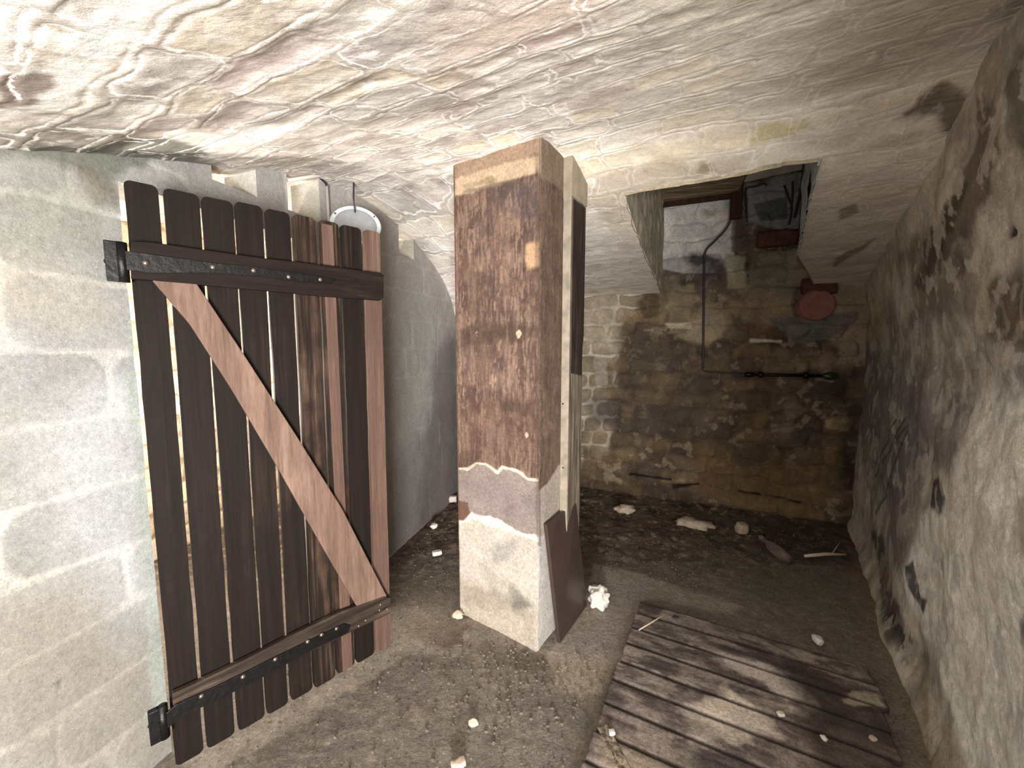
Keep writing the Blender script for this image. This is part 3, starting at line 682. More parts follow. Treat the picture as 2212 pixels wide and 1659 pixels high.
h = .018*(n-.5)+.02*(nl-.5)+.006*(nf-.5)
h = h*(.5+.7*back)
bk = np.stack([U, V], -1)-KA; du = bk@KN; h = h+.02*np.exp(-(np.clip(du, 0, 9)/.25)**2)
strip = 1-sstep(-.01, .02, poly_sd(U, V, [loc_f(*q) for q in [(1180, 1420), (1290, 1220), (1400, 1240), (1390, 1290), (1300, 1500), (1200, 1480)]]))
h = h*(1-.8*strip)
pd = poly_sd(U, V, [tuple(VD*a+UD*b) for a, b in ((-.33, .2), (1.6, .2), (1.6, 2.2), (-.3, 2.2))])
h = np.where(pd < .0, np.minimum(h, .004), h)
P = np.stack([U, V, h], -1)
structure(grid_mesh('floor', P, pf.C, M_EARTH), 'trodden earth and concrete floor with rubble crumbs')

# ------------------------------------------------------------------ pillar
PL = on_floor(993, 1322)[:2]; PN = on_floor(1160, 1408)[:2]; PE = (PN-PL)/np.linalg.norm(PN-PL); PF = np.array([-PE[1], PE[0]])
WID = np.linalg.norm(PN-PL); DEP = .385
def loc_p1(x, y): p = on_plane(x, y, PL, PN); return (p[:2]-PL)@PE, p[2]
def loc_p2(x, y): p = on_plane(x, y, PN, PN+PF); return (p[:2]-PN)@PF, p[2]
pil = empty('pillar', (PL[0], PL[1], 0)); tag(pil, 'square rendered pillar with brown painted shaft and bare white base in the middle of the cellar', 'pillar')
PO = np.array([PL[0], PL[1], 0.])
def pillar_face(name, O, E, Nn, Wd, loc, which):
    U, V = np.meshgrid(np.linspace(0, Wd, int(Wd/.004)), np.arange(-.05, 2.42, .004), indexing='ij')
    n = fbm(U*14, V*14, 163+which, 5); vs = fbm(U*70, V*7, 171+which, 4); nl = fbm(U*4, V*4, 167, 3)
    p = Paint(U, V, srgb(90, 69, 60), loc, 39+which, 18, .012)
    p.mix(sstep(.4, .65, vs)*.5, srgb(128, 106, 92)); p.mix(sstep(.5, .68, n)*.6, srgb(64, 48, 42)); p.mul(.82+.36*nl)
    q1_ = fbm(U*16, V*11, 421+which, 6); q2_ = fbm(U*60, V*22, 423, 4); q3_ = fbm(U*110, V*14, 427, 3)
    p.mix((1-sstep(.38, .44, q1_))*.35, srgb(64, 50, 45)); p.mix(sstep(.60, .62, q1_)*.15, srgb(140, 112, 94)); p.mix(sstep(.56, .70, q3_)*.4, srgb(150, 126, 106)); p.mix(sstep(.68, .71, q2_)*.4, srgb(158, 130, 108))
    if which == 0:
        p.mark([(980, 350), (1175, 290), (1175, 372), (1080, 395), (980, 425)], srgb(186, 162, 134), .85, .008, .6)
        p.mark([(980, 345), (1175, 295), (1175, 335), (1090, 352), (980, 390)], srgb(132, 108, 90), .8, .008, .6)
        p.mark([(1000, 400), (1060, 380), (1075, 388), (1010, 410)], srgb(140, 124, 96), .8, .006, .5)
        p.mark([(1000, 412), (1165, 374), (1165, 379), (1000, 417)], srgb(60, 48, 40), .5, .006, .5)
        p.mark([(1060, 400), (1160, 385), (1168, 480), (1130, 470), (1090, 460), (1060, 430)], srgb(80, 68, 66), .6, .03, 1, .4)
        p.mark([(1135, 530), (1166, 522), (1168, 575), (1140, 580)], srgb(186, 150, 116), .8, .012, .6)
        p.mark([(1000, 700), (1060, 690), (1170, 705), (1170, 730), (1050, 740), (1000, 745)], srgb(64, 48, 38), .6, .02, 1)
        p.mark([(1000, 560), (1050, 600), (1055, 820), (1035, 860), (1020, 700)], srgb(82, 64, 52), .5, .03)
        p.mark([(990, 860), (1170, 850), (1170, 1010), (990, 990)], srgb(84, 60, 48), .4, .05)
        p.mark([(1080, 860), (1150, 870), (1150, 900), (1080, 885)], srgb(60, 44, 36), .5, .02)
        for c in ((1030, 720, 5), (1120, 720, 4), (1137, 940, 3)):
            p.mark([(c[0]-c[2], c[1]), (c[0], c[1]-c[2]-2), (c[0]+c[2], c[1]), (c[0], c[1]+c[2]+4)], srgb(190, 166, 144), .9, .003, .5)
        p.mark([(1028, 718), (1033, 718), (1033, 724), (1028, 724)], srgb(20, 16, 14), .95, .002, .1)
        e1 = [(980, 1012), (1010, 1014), (1030, 1000), (1050, 1003), (1075, 1022), (1085, 1010), (1120, 1018), (1140, 1035), (1175, 1040)]
        p.mark(e1+[(1175, 1240), (980, 1200)], srgb(128, 116, 110), .95, .003, .35)
        p.mark([(x, y-3) for x, y in e1]+[(x, y+2) for x, y in e1[::-1]], srgb(216, 200, 176), .8, .003, .35)
        p.mark([(1010, 1030), (1060, 1035), (1160, 1060), (1160, 1120), (1100, 1110), (1010, 1060)], srgb(118, 106, 104), .4, .03, 1, .4)
        p.mark([(1000, 970), (1040, 975), (1040, 1000), (1000, 1008)], srgb(70, 52, 38), .5, .01)
        e2 = [(980, 1122), (1000, 1125), (1018, 1108), (1060, 1118), (1100, 1134), (1130, 1150), (1175, 1162)]
        p.mark(e2+[(1175, 1500), (980, 1500)], srgb(176, 166, 153), 1, .006, .5)
        p.mark(e2+[(1175, 1172), (1130, 1160), (1090, 1144), (1020, 1122), (980, 1134)], srgb(214, 206, 194), .7, .006, .7)
        p.mark([(985, 1080), (1012, 1085), (1016, 1108), (1002, 1124), (985, 1122)], srgb(92, 62, 48), .9, .004, .3)
        p.mark([(1000, 1250), (1160, 1320), (1160, 1430), (1000, 1340)], srgb(154, 140, 120), .5, .04)
        p.mark([(1065, 1170), (1115, 1165), (1110, 1215), (1065, 1220)], srgb(140, 135, 130), .7, .03)
        p.mark([(1000, 1260), (1060, 1280), (1140, 1300), (1130, 1330), (1040, 1310), (1000, 1300)], srgb(124, 114, 100), .7, .03, 1, .5)
        p.mark([(1155, 330), (1180, 330), (1170, 1160), (1158, 1160)], srgb(80, 62, 52), .5, .006, .2)
        p.mark([(1050, 1230), (1100, 1250), (1150, 1310), (1120, 1320), (1060, 1290)], srgb(110, 104, 96), .5, .03, 1, .6)
        r_ = random.Random(4)
        for ly in (1071, 1079, 1086):     # faint pencil scribble
            x0 = 1128
            while x0 < 1147:
                p.mark([(x0, ly-2), (x0+1.2, ly-2+r_.random()*2), (x0+1.2, ly+2), (x0, ly+1)], srgb(84, 74, 72), .7, .0015, 0)
                x0 += 2.2+r_.random()*2
    else:
        p.mark([(1165, 290), (1230, 320), (1230, 420), (1165, 380)], srgb(134, 116, 96), .7, .01, .6)
        p.mark([(1165, 400), (1230, 430), (1230, 1000), (1165, 1060)], srgb(104, 84, 68), .5, .03)
        p.mark([(1150, 1075), (1185, 1040), (1205, 1005), (1230, 1005), (1230, 1500), (1150, 1500)], srgb(168, 156, 142), .9, .006, .5)
        p.mark([(1150, 1170), (1230, 1120), (1230, 1500), (1150, 1500)], srgb(196, 188, 180), .9, .01, .5)
        p.mark([(1158, 1060), (1168, 1060), (1168, 1180), (1158, 1180)], srgb(90, 78, 80), .6, .006, .2)
    p.C *= .74
    d = .006*(n-.5)+.008*(nl-.5)
    ch = sstep(.012, 0, np.minimum(U, Wd-U))
    P = np.stack([O[0]+E[0]*U, O[1]+E[1]*U, V], -1)-PO
    P[..., 0] += Nn[0]*(d-.004*ch); P[..., 1] += Nn[1]*(d-.004*ch)
    return grid_mesh(name, P, p.C, M_PILLAR, None)
f1 = pillar_face('piece', PL, PE, -PF, WID, loc_p1, 0)
f2 = pillar_face('piece', PN, PF, PE, DEP, loc_p2, 1)
U, V = np.meshgrid(np.linspace(0, 1, 3), np.linspace(-.05, 2.42, 3), indexing='ij')
for (a, b_) in ((PL+PF*DEP, PL), (PN+PF*DEP, PL+PF*DEP)):
    q = a[None, None]+(b_-a)[None, None]*U[..., None]
    objs = [grid_mesh('piece', np.concatenate([q-PL, V[..., None]], -1), np.broadcast_to(srgb(104, 80, 66), q.shape[:2]+(3,)), M_PILLAR)]
    f1 = joined('piece', [f1]+objs)
sh = joined('shaft', [f1, f2]); sh.parent = pil
# plaster cap above the nailed timber
s0 = .215; z_t = loc_p2(1235, 440)[1]
# weathered timber fixed to the right face
tb = empty('timber_plank', (*(PN+PF*s0), 0)); tag(tb, 'tall grey weathered timber plank fixed upright against the right face of the pillar', 'plank')
TO = np.append(PN+PF*s0, 0)
out = [(0.0, 0), (.165, 0)]
prof = [(.165, .95), (.158, 1.10), (.165, 1.14), (.163, 1.30), (.150, 1.36), (.150, 1.44), (.168, 1.48), (.168, z_t)]
out = [(.0, .0), (.16, 0), (.155, .5)]+prof+[(.0, z_t)]
MB().prism(out, lambda x, y, d_: np.append(PF*x+PE*d_, y), .002, .042).build('timber', M_OLDWOOD, tb, bevel=.003)
MB().box(np.append(PE*.002-PF*.004, .0), np.append(PE*.041, 0), np.append(PF*.012, 0), (0, 0, z_t)).build('pale_edge', plain_mat('pale_timber', srgb(132, 122, 106), .85, 0, .35, 16, .4), tb, bevel=.003)  # thin pale strip along the front edge of the timber
zz_ = z_t-.0
for (a0, a1, z0_, z1_) in ((.02, .158, 1.32, z_t-.01),):
    MB().prism([(a0, z0_), (.145, z0_-.02), (.148, 1.44), (.160, 1.5), (.160, z1_), (a0, z1_)], lambda x, y, d_: np.append(PF*x+PE*d_, y), .040, .045).build('dark_upper_face', wood_mat('dark_timber', srgb(26, 20, 18), srgb(58, 46, 40), srgb(92, 80, 72), streak=(40, 40, 3), wear=.55), tb)['label'] = 'darker upper face'  # thin sheet that makes the upper side of the timber darker
for y_ in (872, 1010):
    c = on_plane(1217, y_, PN+PF*s0, PN+PF*s0+PE); c = c-TO-np.append(PF*.004, 0)
    MB().tube([c, c+np.append(PF*.01, 0)], .005, 8).build('nail', M_IRON, tb)
cap = MB().box((0, 0, z_t), np.append(PE*.045, 0), np.append(PF*.175, 0), (0, 0, 2.42-z_t))
o = cap.build('plaster_cap', plain_mat('cap_plaster', srgb(132, 120, 102), .9, 0, .25, 14, .6), pil); o.location = tuple(TO-PO)
o['label'] = 'pale plaster block above the timber'

# leaning brown panel
b1 = on_floor(1210, 1390, .004); b2 = on_floor(1268, 1308, .004)
e = (b2-b1); L = np.linalg.norm(e); e = e/L
# top corners lean against the timber
t1 = on_plane(1181, 1133, PN+PE*.02, PN+PE*.02+PF); t2 = on_plane(1245, 1087, PN+PE*.045, PN+PE*.045+PF)
nrm = np.cross(e, (t1-b1)/np.linalg.norm(t1-b1)); nrm /= np.linalg.norm(nrm)
if nrm[0] < 0: nrm = -nrm
pp = [b1, b2, t2, t1]; C0 = b1.copy(); vs_ = [p-C0 for p in pp]+[p-C0-nrm*.018 for p in pp]
o = mesh_obj('wooden_board', vs_, [(0, 1, 2, 3), (7, 6, 5, 4), (0, 4, 5, 1), (1, 5, 6, 2), (2, 6, 7, 3), (3, 7, 4, 0)], M_PLY, bevel=.002)
o.location = tuple(C0); tag(o, 'dark brown flat board leaning against the foot of the pillar', 'board')

# ------------------------------------------------------------------ the ledged and braced door
D0 = on_floor(377, 1665, .06); D1 = on_floor(843, 1395, .06); DD = (D1-D0)[:2]; DW = np.linalg.norm(DD); DD = DD/DW; DN = np.array([DD[1], -DD[0]])
def dl(x, y, off=0.):
    a = D0[:2]+DN*off; p = on_plane(x, y, a, a+DD); return (p[:2]-a)@DD, p[2]
door = empty('door_1', (D0[0], D0[1], 0)); structure(door, 'dark brown ledged and braced plank door standing open'); door['category'] = 'door'
def d3(x, z, o_): return np.array([DD[0]*x+DN[0]*o_, DD[1]*x+DN[1]*o_, z])
rnd = random.Random(8)
def round_board(x0t, x1t, zt0, zt1, x0b, x1b, zb0, zb1):
    r = .016; pts = []
    def crn(cx, cz, a0, a1, rx):
        for k in range(7):
            a = math.radians(a0+(a1-a0)*k/6); pts.append((cx+rx*math.cos(a), cz+r*math.sin(a)))
    crn(x0b+r, zb0+r, 180, 270, r); crn(x1b-r, zb1+r, 270, 360, r)
    K = 18
    for k in range(1, K):
        s = k/K; pts.append((x1b+(x1t-x1b)*s+rnd.uniform(-.0012, .0012), zb1+r+(zt1-r-zb1-r)*s))
    crn(x1t-r, zt1-r, 0, 90, r); crn(x0t+r, zt0-r, 90, 180, r)
    for k in range(1, K):
        s = 1-k/K; pts.append((x0b+(x0t-x0b)*s+rnd.uniform(-.0012, .0012), zb0+r+(zt0-r-zb0-r)*s))
    return pts
tops = [(269, 344, 386, 400), (353, 431, 402, 414), (434, 503, 416, 428), (506, 566, 434, 444), (571, 624, 448, 460), (630, 679, 464, 474), (686, 729, 476, 486), (733, 778, 488, 498), (784, 819, 500, 506)]
bots = [(379, 441, 1652, 1618), (447, 508, 1616, 1585), (515, 573, 1580, 1547), (577, 623, 1545, 1517), (629, 676, 1514, 1488), (679, 725, 1486, 1462), (728, 767, 1458, 1438), (770, 809, 1434, 1416), (812, 845, 1410, 1393)]
mats = [M_DOOR, M_DOOR, M_DOOR, M_DOOR, M_DOOR, M_DOOR2, M_DOOR2, M_DOOR, M_PINK]
for i in range(9):
    a, b_ = tops[i], bots[i]
    x0t, x1t = dl(a[0], 430)[0]+.0008, dl(a[1], 430)[0]-.0008; x0b, x1b = dl(b_[0], b_[2])[0]+.0008, dl(b_[1], b_[3])[0]-.0008
    zt = 1.925+rnd.uniform(-.004, .004); zb = .065+rnd.uniform(-.004, .004)
    ol = round_board(x0t, x1t, zt, zt, x0b, x1b, zb, zb)
    o = MB().prism(ol, lambda x, z_, d_: d3(x, z_, d_), -.02+rnd.uniform(-.002, 0), 0.0+rnd.uniform(-.002, .001)).build('board', mats[i], door)
    if i == 8: o['label'] = 'lighter pinkish brown end board'
# pale strip of board seven
s7 = [(dl(706, 640)[0], dl(706, 640)[1]), (dl(731, 640)[0], dl(731, 640)[1])]
xa, xb = dl(704, 700)[0], dl(728, 700)[0]; xa2, xb2 = dl(738, 1400)[0], dl(760, 1400)[0]
o = MB().prism([(xa2, .07), (xb2, .07), (xb, 1.915), (xa, 1.915)], lambda x, z_, d_: d3(x, z_, d_), -.001, .0045).build('cover_strip', M_PINK, door, bevel=.002)
o['label'] = 'narrow pinkish brown strip over a board'
def ledge(p, off0, off1):
    pts = [dl(x, y, off1) for x, y in p]
    return MB().prism(pts[::-1] if False else pts, lambda x, z_, d_: d3(x, z_, d_), off0, off1)
LT = .026
o = ledge([(283, 602), (420, 614), (600, 630), (700, 640), (822, 649), (829, 642), (829, 594), (822, 590), (700, 572), (560, 556), (420, 536), (330, 523), (281, 520)], .0045, LT).build('ledge', M_LEDGE, door, bevel=.003)
o = ledge([(376, 1556), (440, 1524), (560, 1466), (650, 1418), (760, 1365), (843, 1325), (845, 1292), (830, 1288), (740, 1320), (640, 1368), (520, 1430), (420, 1478), (372, 1500)], .0045, LT).build('ledge', wood_mat('weathered_ledge', srgb(24, 18, 15), srgb(52, 42, 35), srgb(84, 72, 60), streak=(3, 3, 40), wear=.5), door, bevel=.003)
o = ledge([(328, 604), (425, 612), (530, 770), (640, 940), (740, 1100), (836, 1288), (772, 1312), (690, 1170), (600, 1010), (500, 840), (410, 700)], .0045, .024).build('brace', M_BRACE, door, bevel=.003)
o['label'] = 'lighter raw wood diagonal brace'
# strap hinges
def hinge(p, bolts, knuckle, kz, nb='strap_hinge'):
    pts = [dl(x, y, LT) for x, y in p]
    hgo = MB().prism(pts, lambda x, z_, d_: d3(x, z_, d_), LT-.001, LT+.006).build(nb, M_IRON, door, bevel=.0012)
    for (x, y) in bolts:
        c = dl(x, y, LT+.006); q = d3(c[0], c[1], LT+.005)
        MB().lathe([(.0, .006), (.004, .0055), (.0075, .003), (.008, 0)], lambda a, b2, h_, q=q: q+np.append(DD*a+DN*h_, b2), 12).build('bolt', M_BOLT, hgo, True)
    # knuckle and wall pin
    k0 = d3(knuckle, kz-.055, LT-.004); MB().tube([k0, k0+np.array([0, 0, .11])], .013, 14).build('knuckle', M_IRON, hgo, True)
    pk_ = MB().box(d3(knuckle-.034, kz-.055, LT-.014), np.append(DD*.026, 0), np.append(DN*.02, 0), (0, 0, .11)); pk_.build('wall_plate', M_IRON, hgo, bevel=.002)
    MB().tube([d3(knuckle-.02, kz, LT), d3(knuckle-.02, kz, LT)+np.append(-WN*.02, 0)], .009, 8).build('wall_pin', M_IRON, hgo)
    return hgo
kx, kz = dl(262, 566, LT)
hinge([(262, 582), (330, 590), (460, 590), (560, 597), (640, 608), (716, 612), (722, 605), (716, 600), (640, 590), (540, 575), (460, 568), (330, 550), (262, 541)], [(460, 577), (548, 584), (624, 598), (692, 604), (315, 568)], kx+.002, kz)
kx2, kz2 = dl(350, 1562, LT)
hinge([(352, 1580), (392, 1545), (470, 1510), (560, 1465), (650, 1415), (752, 1364), (756, 1350), (742, 1346), (640, 1395), (550, 1440), (460, 1484), (380, 1520), (352, 1545)], [(435, 1504), (525, 1462), (595, 1424), (665, 1386), (695, 1371), (727, 1358)], kx2+.004, kz2)
for (x, y) in ((397, 1524), (424, 1530), (605, 1438), (703, 1386), (775, 1352), (790, 1340), (820, 1318), (836, 1316), (822, 1306)):
    c = dl(x, y, LT); q = d3(c[0], c[1], LT)
    o = MB().lathe([(.0, .004), (.004, .003), (.005, 0)], lambda a, b2, h_, q=q: q+np.append(DD*a+DN*h_, b2), 8).build('nail_head', M_BOLT, door, True)
for (x, y) in ((268, 560),): pass

# ------------------------------------------------------------------ lamp, conduit on the block wall
def wpx(x, y, off):
    a = WA+WN*off; return on_plane(x, y, a, a+WD)
lp = wpx(769, 487, .14)
R_ = .125
view = CP-lp; view /= np.linalg.norm(view)
ax = view*.80+np.array([0, 0, .62]); ax /= np.linalg.norm(ax)          # back of the lamp tilts up towards the viewer
sx = np.cross(np.array([0, 0, 1.]), ax); sx /= np.linalg.norm(sx); sy = np.cross(ax, sx)
lam = empty('hanging_lamp', tuple(lp)); tag(lam, 'round white enamel lamp hanging tilted on a black cord behind the open door', 'lamp')
t3 = lambda a, b2, h_: sx*a+sy*b2+ax*h_
MB().lathe([(.001, -.06), (.06, -.058), (.095, -.045), (.118, -.02), (R_, .0), (R_+.002, .008), (R_-.006, .012), (R_-.012, .006), (.105, .004)], t3, 40).build('shade', M_ENAMEL, lam, True)
MB().lathe([(.107, .003), (.100, .012), (.085, .017), (.05, .020), (.001, .021)], t3, 40).build('back_plate', M_ENAMEL_GREY, lam, True)
for a in (35, 150, 215, 330):
    q = t3(math.cos(math.radians(a))*.115, math.sin(math.radians(a))*.115, .008)
    MB().lathe([(.0, .005), (.005, .004), (.006, 0)], lambda u_, v_, h_, q=q: q+t3(u_, v_, h_), 8).build('screw', M_BOLT, lam, True)
cordtop = wpx(757, 368, .10)
def smooth_pts(p, n=24): return catmull(p, n)
pts = smooth_pts([cordtop-lp, wpx(763, 380, .11)-lp, wpx(764, 405, .13)-lp, wpx(764, 430, .14)-lp, t3(-.002, .07, .02)])
MB().tube(pts, .0045, 8).build('cord', M_CABLE, lam, True)
q0, q1 = wpx(622, 390, .03), wpx(757, 368, .10)
C0 = q0.copy(); o = MB().tube([q0-C0, q1-C0], .008, 10).build('conduit_pipe', M_CONDUIT, None, True); o.location = tuple(C0)
tag(o, 'thin grey conduit running level under the vault above the door', 'pipe')
q0, q1 = wpx(706, 400, .012), wpx(711, 500, .012); C0 = q1.copy(); C0[2] -= .35
o = MB().tube([q0-C0, (0, 0, 0)], .008, 10).build('conduit_pipe', M_CONDUIT, None, True); o.location = tuple(C0)
tag(o, 'thin grey conduit running vertically down the concrete block pier behind the door', 'pipe')
q = [wpx(689, 382, .03), wpx(695, 388, .03), wpx(702, 394, .02), wpx(706, 402, .013)]; C0 = q[0].copy()
o = MB().tube(smooth_pts([p-C0 for p in q], 12), .0055, 8).build('cable_link', M_CABLE, None, True); o.location = tuple(C0)
tag(o, 'short black cable joining the two grey conduits above the door', 'cable')

# ------------------------------------------------------------------ things on the back wall
q = [kpx(1583, 448, .10), kpx(1580, 470, .09), kpx(1568, 495, .07), kpx(1545, 520, .06), kpx(1527, 538, .06), kpx(1522, 556, .05), kpx(1521, 600, .05), kpx(1520, 680, .05), kpx(1519, 760, .05), kpx(1518, 796, .05)]
C0 = q[-1].copy(); cab = empty('cable', tuple(C0)); tag(cab, 'black cable dropping from the light shaft down the back wall', 'cable')
MB().tube(smooth_pts([p-C0 for p in q], 60), .0085, 8).build('drop_cable', M_CABLE, cab, True)
q = [kpx(1518, 796, .05), kpx(1524, 803, .05), kpx(1570, 806, .05), kpx(1612, 808, .05)]
MB().tube(smooth_pts([p-C0 for p in q], 24), .0045, 8).build('thin_wire', M_CABLE, cab, True)
r0, r1 = kpx(1612, 809, .06), kpx(1778, 812, .06); ex = (r1-r0); Lr = np.linalg.norm(ex); ex /= Lr
rod = empty('metal_rod', tuple(r0)); tag(rod, 'black iron rod with collars and a round knob fixed level on the back wall', 'rod')
MB().tube([ex*.0, ex*Lr], .013, 14).build('bar', M_IRON, rod, True)
MB().tube([ex*-.012, ex*-.005, ex*.05, ex*.058], [.012, .021, .021, .012], 16).build('ferrule', M_IRON, rod, True)
for s_ in (.085, .395):
    MB().tube([ex*s_, ex*(s_+.008), ex*(s_+.032), ex*(s_+.04)], [.014, .026, .026, .014], 16).build('collar', M_IRON, rod, True)
    c = ex*(s_+.02); MB().tube([c, c-np.append(KN*.065, 0)], .01, 8).build('bracket', M_IRON, rod, True)
kp = [(Lr-.01+.055*(1-math.cos(math.pi*k/12)), max(.002, .031*math.sin(math.pi*k/12))) for k in range(13)]
MB().tube([ex*a for a, _ in kp], [r for _, r in kp], 18).build('knob', plain_mat('greenish_knob', srgb(48, 50, 38), .35, .3, .4, 60, .1), rod, True)
# clay pipe stub
pc_ = kpx(1762, 660, .06); axd = np.array([-.30, -.92, .12]); axd /= np.linalg.norm(axd)
sx = np.cross(np.array([0, 0, 1.]), axd); sx /= np.linalg.norm(sx); sy = np.cross(axd, sx)
cl = empty('clay_pipe', tuple(pc_)); tag(cl, 'round terracotta pipe end stopped up and set in grey mortar on the back wall', 'pipe')
t3 = lambda a, b2, h_: sx*a+sy*b2+axd*h_
MB().lathe([(.117, -.14), (.119, .03), (.114, .04), (.106, .041)], t3, 40).build('pipe', M_CLAY, cl, True)
MB().lathe([(.108, .038), (.08, .036), (.04, .037), (.001, .037)], t3, 40).build('stopper', M_CLAY, cl, True)
def lump_mesh(rx, ry, rz, seed, sub=3, rough=.35, angular=False):
    import bmesh
    bm = bmesh.new(); bmesh.ops.create_icosphere(bm, subdivisions=sub, radius=1)
    R = random.Random(seed); o1 = [R.uniform(-9, 9) for _ in range(3)]
    from mathutils import noise as mn
    for v in bm.verts:
        f = 1+rough*mn.noise(v.co*1.6+Vector(o1))+rough*.5*mn.noise(v.co*4+Vector(o1))
        c = v.co*f
        if angular: c = Vector([max(-.72, min(.72, t)) for t in c])
        v.co = Vector((c.x*rx, c.y*ry, c.z*rz))
    me = bpy.data.meshes.new('lump'); bm.to_mesh(me); bm.free(); return me
def lump(name, loc, size, seed, mat, label, cat, group=None, rough=.35, angular=False, rz=0, smooth=True, sub=3):
    me = lump_mesh(*size, seed, sub, rough, angular); me.materials.append(mat); me.name = name
    if smooth: me.polygons.foreach_set('use_smooth', [True]*len(me.polygons))
    o = bpy.data.objects.new(name, me); COL.objects.link(o); o.location = tuple(loc); o.rotation_euler = (0, 0, rz)
    return tag(o, label, cat, group)
kz_ang = math.atan2(KD[1], KD[0])
lump('red_brick', kpx(1678, 515, .06), (.19, .07, .085), 5, M_DARKCLAY, 'dark red brick showing in the right part of the light shaft', 'brick', angular=True, rz=kz_ang, rough=.3)
lump('broken_brick', kpx(1768, 618, .03), (.15, .08, .09), 9, M_DARKCLAY, 'broken dark red brick just above the terracotta pipe end', 'brick', angular=True, rz=kz_ang, rough=.4)
for i, (p, lb) in enumerate((([(1613, 480), (1612, 440), (1612, 408), (1630, 403), (1650, 397), (1656, 402)], 'black wire bent at a right angle at the right side of the light shaft'),
                             ([(1737, 352), (1733, 390), (1726, 430), (1716, 470)], 'longest dark wire hanging down the right side of the light shaft'),
                             ([(1694, 400), (1702, 425), (1710, 450), (1704, 485)], 'thin dark wire slanting across the stones of the light shaft'),
                             ([(1712, 392), (1712, 420), (1708, 452)], 'short dark wire between the two others in the light shaft'))):
    q = [kpx(x, y, .10 if i else .05) for x, y in p]; C0 = q[0].copy()
    o = MB().tube(smooth_pts([a-C0 for a in q], 20), .008 if i != 1 else .011, 7).build('wire', M_CABLE, None, True); o.location = tuple(C0)
    tag(o, lb, 'wire')

# ------------------------------------------------------------------ old boards on the floor
dk = empty('plank_floor', tuple(vu3(-.3, 1.6, 0))); tag(dk, 'weathered dusty boards laid side by side on the floor along the right wall', 'boards')
DK0 = np.array(dk.location)
def loc_d(x, y):
    p = on_floor(x, y, .03); return p[:2]@VD, p[:2]@UD
edges = [loc_d(1384, y_) for y_ in ()]
left_px = [(1384, 1295), (1374, 1320), (1366, 1353), (1352, 1386), (1338, 1424), (1322, 1463), (1305, 1513), (1284, 1572)]
us = [loc_d(*p)[1] for p in left_px]; vs0 = [loc_d(*p)[0] for p in left_px]
while us[-1] > .55: us.append(us[-1]-.118); vs0.append(vs0[-1]+rnd.uniform(-.01, .01))
for i in range(len(us)-1):
    u1, u0 = us[i]-.003, us[i+1]+.003; va = (vs0[i]+vs0[i+1])/2+rnd.uniform(-.006, .006)
    # right end stops short of the right wall
    uc = (u0+u1)/2
    # v on right wall line at this u
    Mx = np.array([[RD@VD, -1], [RD@UD, 0]]); tt_ = (uc-RA@UD)/(RD@UD); vb = (RA+RD*tt_)@VD-.10-rnd.uniform(0, .05)
    U, V = np.meshgrid(np.arange(va, vb, .007), np.linspace(u0, u1, 17), indexing='ij')
    g = fbm(U*4, V*70, 300+i, 4); n = fbm(U*9, V*9, 301, 5); nl = fbm(U*2.4, V*2.4, 303, 3)
    p = Paint(U, V, srgb(108, 97, 92), loc_d, 303, 9, .035)
    p.mul(np.full(U.shape, .85+.3*rnd.random())); p.mix(sstep(.4, .7, g)*.5, srgb(62, 52, 48))
    p.mix(sstep(.47, .66, n)*.55, srgb(150, 136, 126)); p.mix(sstep(.55, .72, nl)*.4, srgb(60, 50, 46)); w1_ = fbm(U*8, V*30, 431+i, 5); p.mix(sstep(.58, .61, w1_)*.5, srgb(164, 150, 138)); p.mix((1-sstep(.38, .41, w1_))*.5, srgb(50, 42, 40))
    p.mark([(1555, 1410), (1640, 1430), (1720, 1480), (1750, 1520), (1700, 1520), (1620, 1470)], srgb(200, 188, 178), .9, .03, 1.4, .5)
    p.mark([(1480, 1530), (1580, 1500), (1660, 1560), (1700, 1600), (1600, 1600), (1500, 1590)], srgb(206, 192, 176), .9, .03, 1.4, .5)
    p.mark([(1290, 1600), (1450, 1620), (1560, 1700), (1300, 1700)], srgb(150, 136, 118), .7, .04, 1)
    p.mark([(1680, 1420), (1850, 1470), (1950, 1560), (1960, 1700), (1780, 1700), (1740, 1540)], srgb(58, 48, 44), .75, .05, 1)
    p.mark([(1840, 1490), (1900, 1490), (1925, 1540), (1830, 1515)], srgb(158, 148, 128), .9, .008, .5)
    p.mark([(1900, 1455), (1960, 1470), (2010, 1590), (1960, 1580), (1920, 1520)], srgb(160, 148, 126), .8, .02, .8)
    p.mark([(1500, 1690), (1400, 1640), (1600, 1640), (1660, 1690)], srgb(60, 62, 62), .6, .03, 1, .5)
    edge = np.minimum(V-u0, u1-V)
    p.mix((1-sstep(0, .012, edge+.008*(g-.5)))*.8, srgb(34, 28, 26))
    z = .026+.003*(g-.5)+.006*(nl-.5)-.006*(1-sstep(0, .008, edge))+rnd.uniform(-.003, .003)
    # closed board: sides folded down
    U2 = np.concatenate([U[:, :1], U, U[:, -1:]], 1); V2 = np.concatenate([V[:, :1], V, V[:, -1:]], 1)
    Z2 = np.concatenate([z[:, :1]*0+.002, z, z[:, -1:]*0+.002], 1); C2 = np.concatenate([p.C[:, :1], p.C, p.C[:, -1:]], 1)
    U2 = np.concatenate([U2[:1], U2, U2[-1:]]); V2 = np.concatenate([V2[:1], V2, V2[-1:]]); Z2 = np.concatenate([Z2[:1]*0+.002, Z2, Z2[-1:]*0+.002]); C2 = np.concatenate([C2[:1], C2, C2[-1:]])
    P = np.stack([U2*VD[0]+V2*UD[0], U2*VD[1]+V2*UD[1], Z2], -1)-DK0
    grid_mesh('plank', P, C2, M_PLANKS, dk)

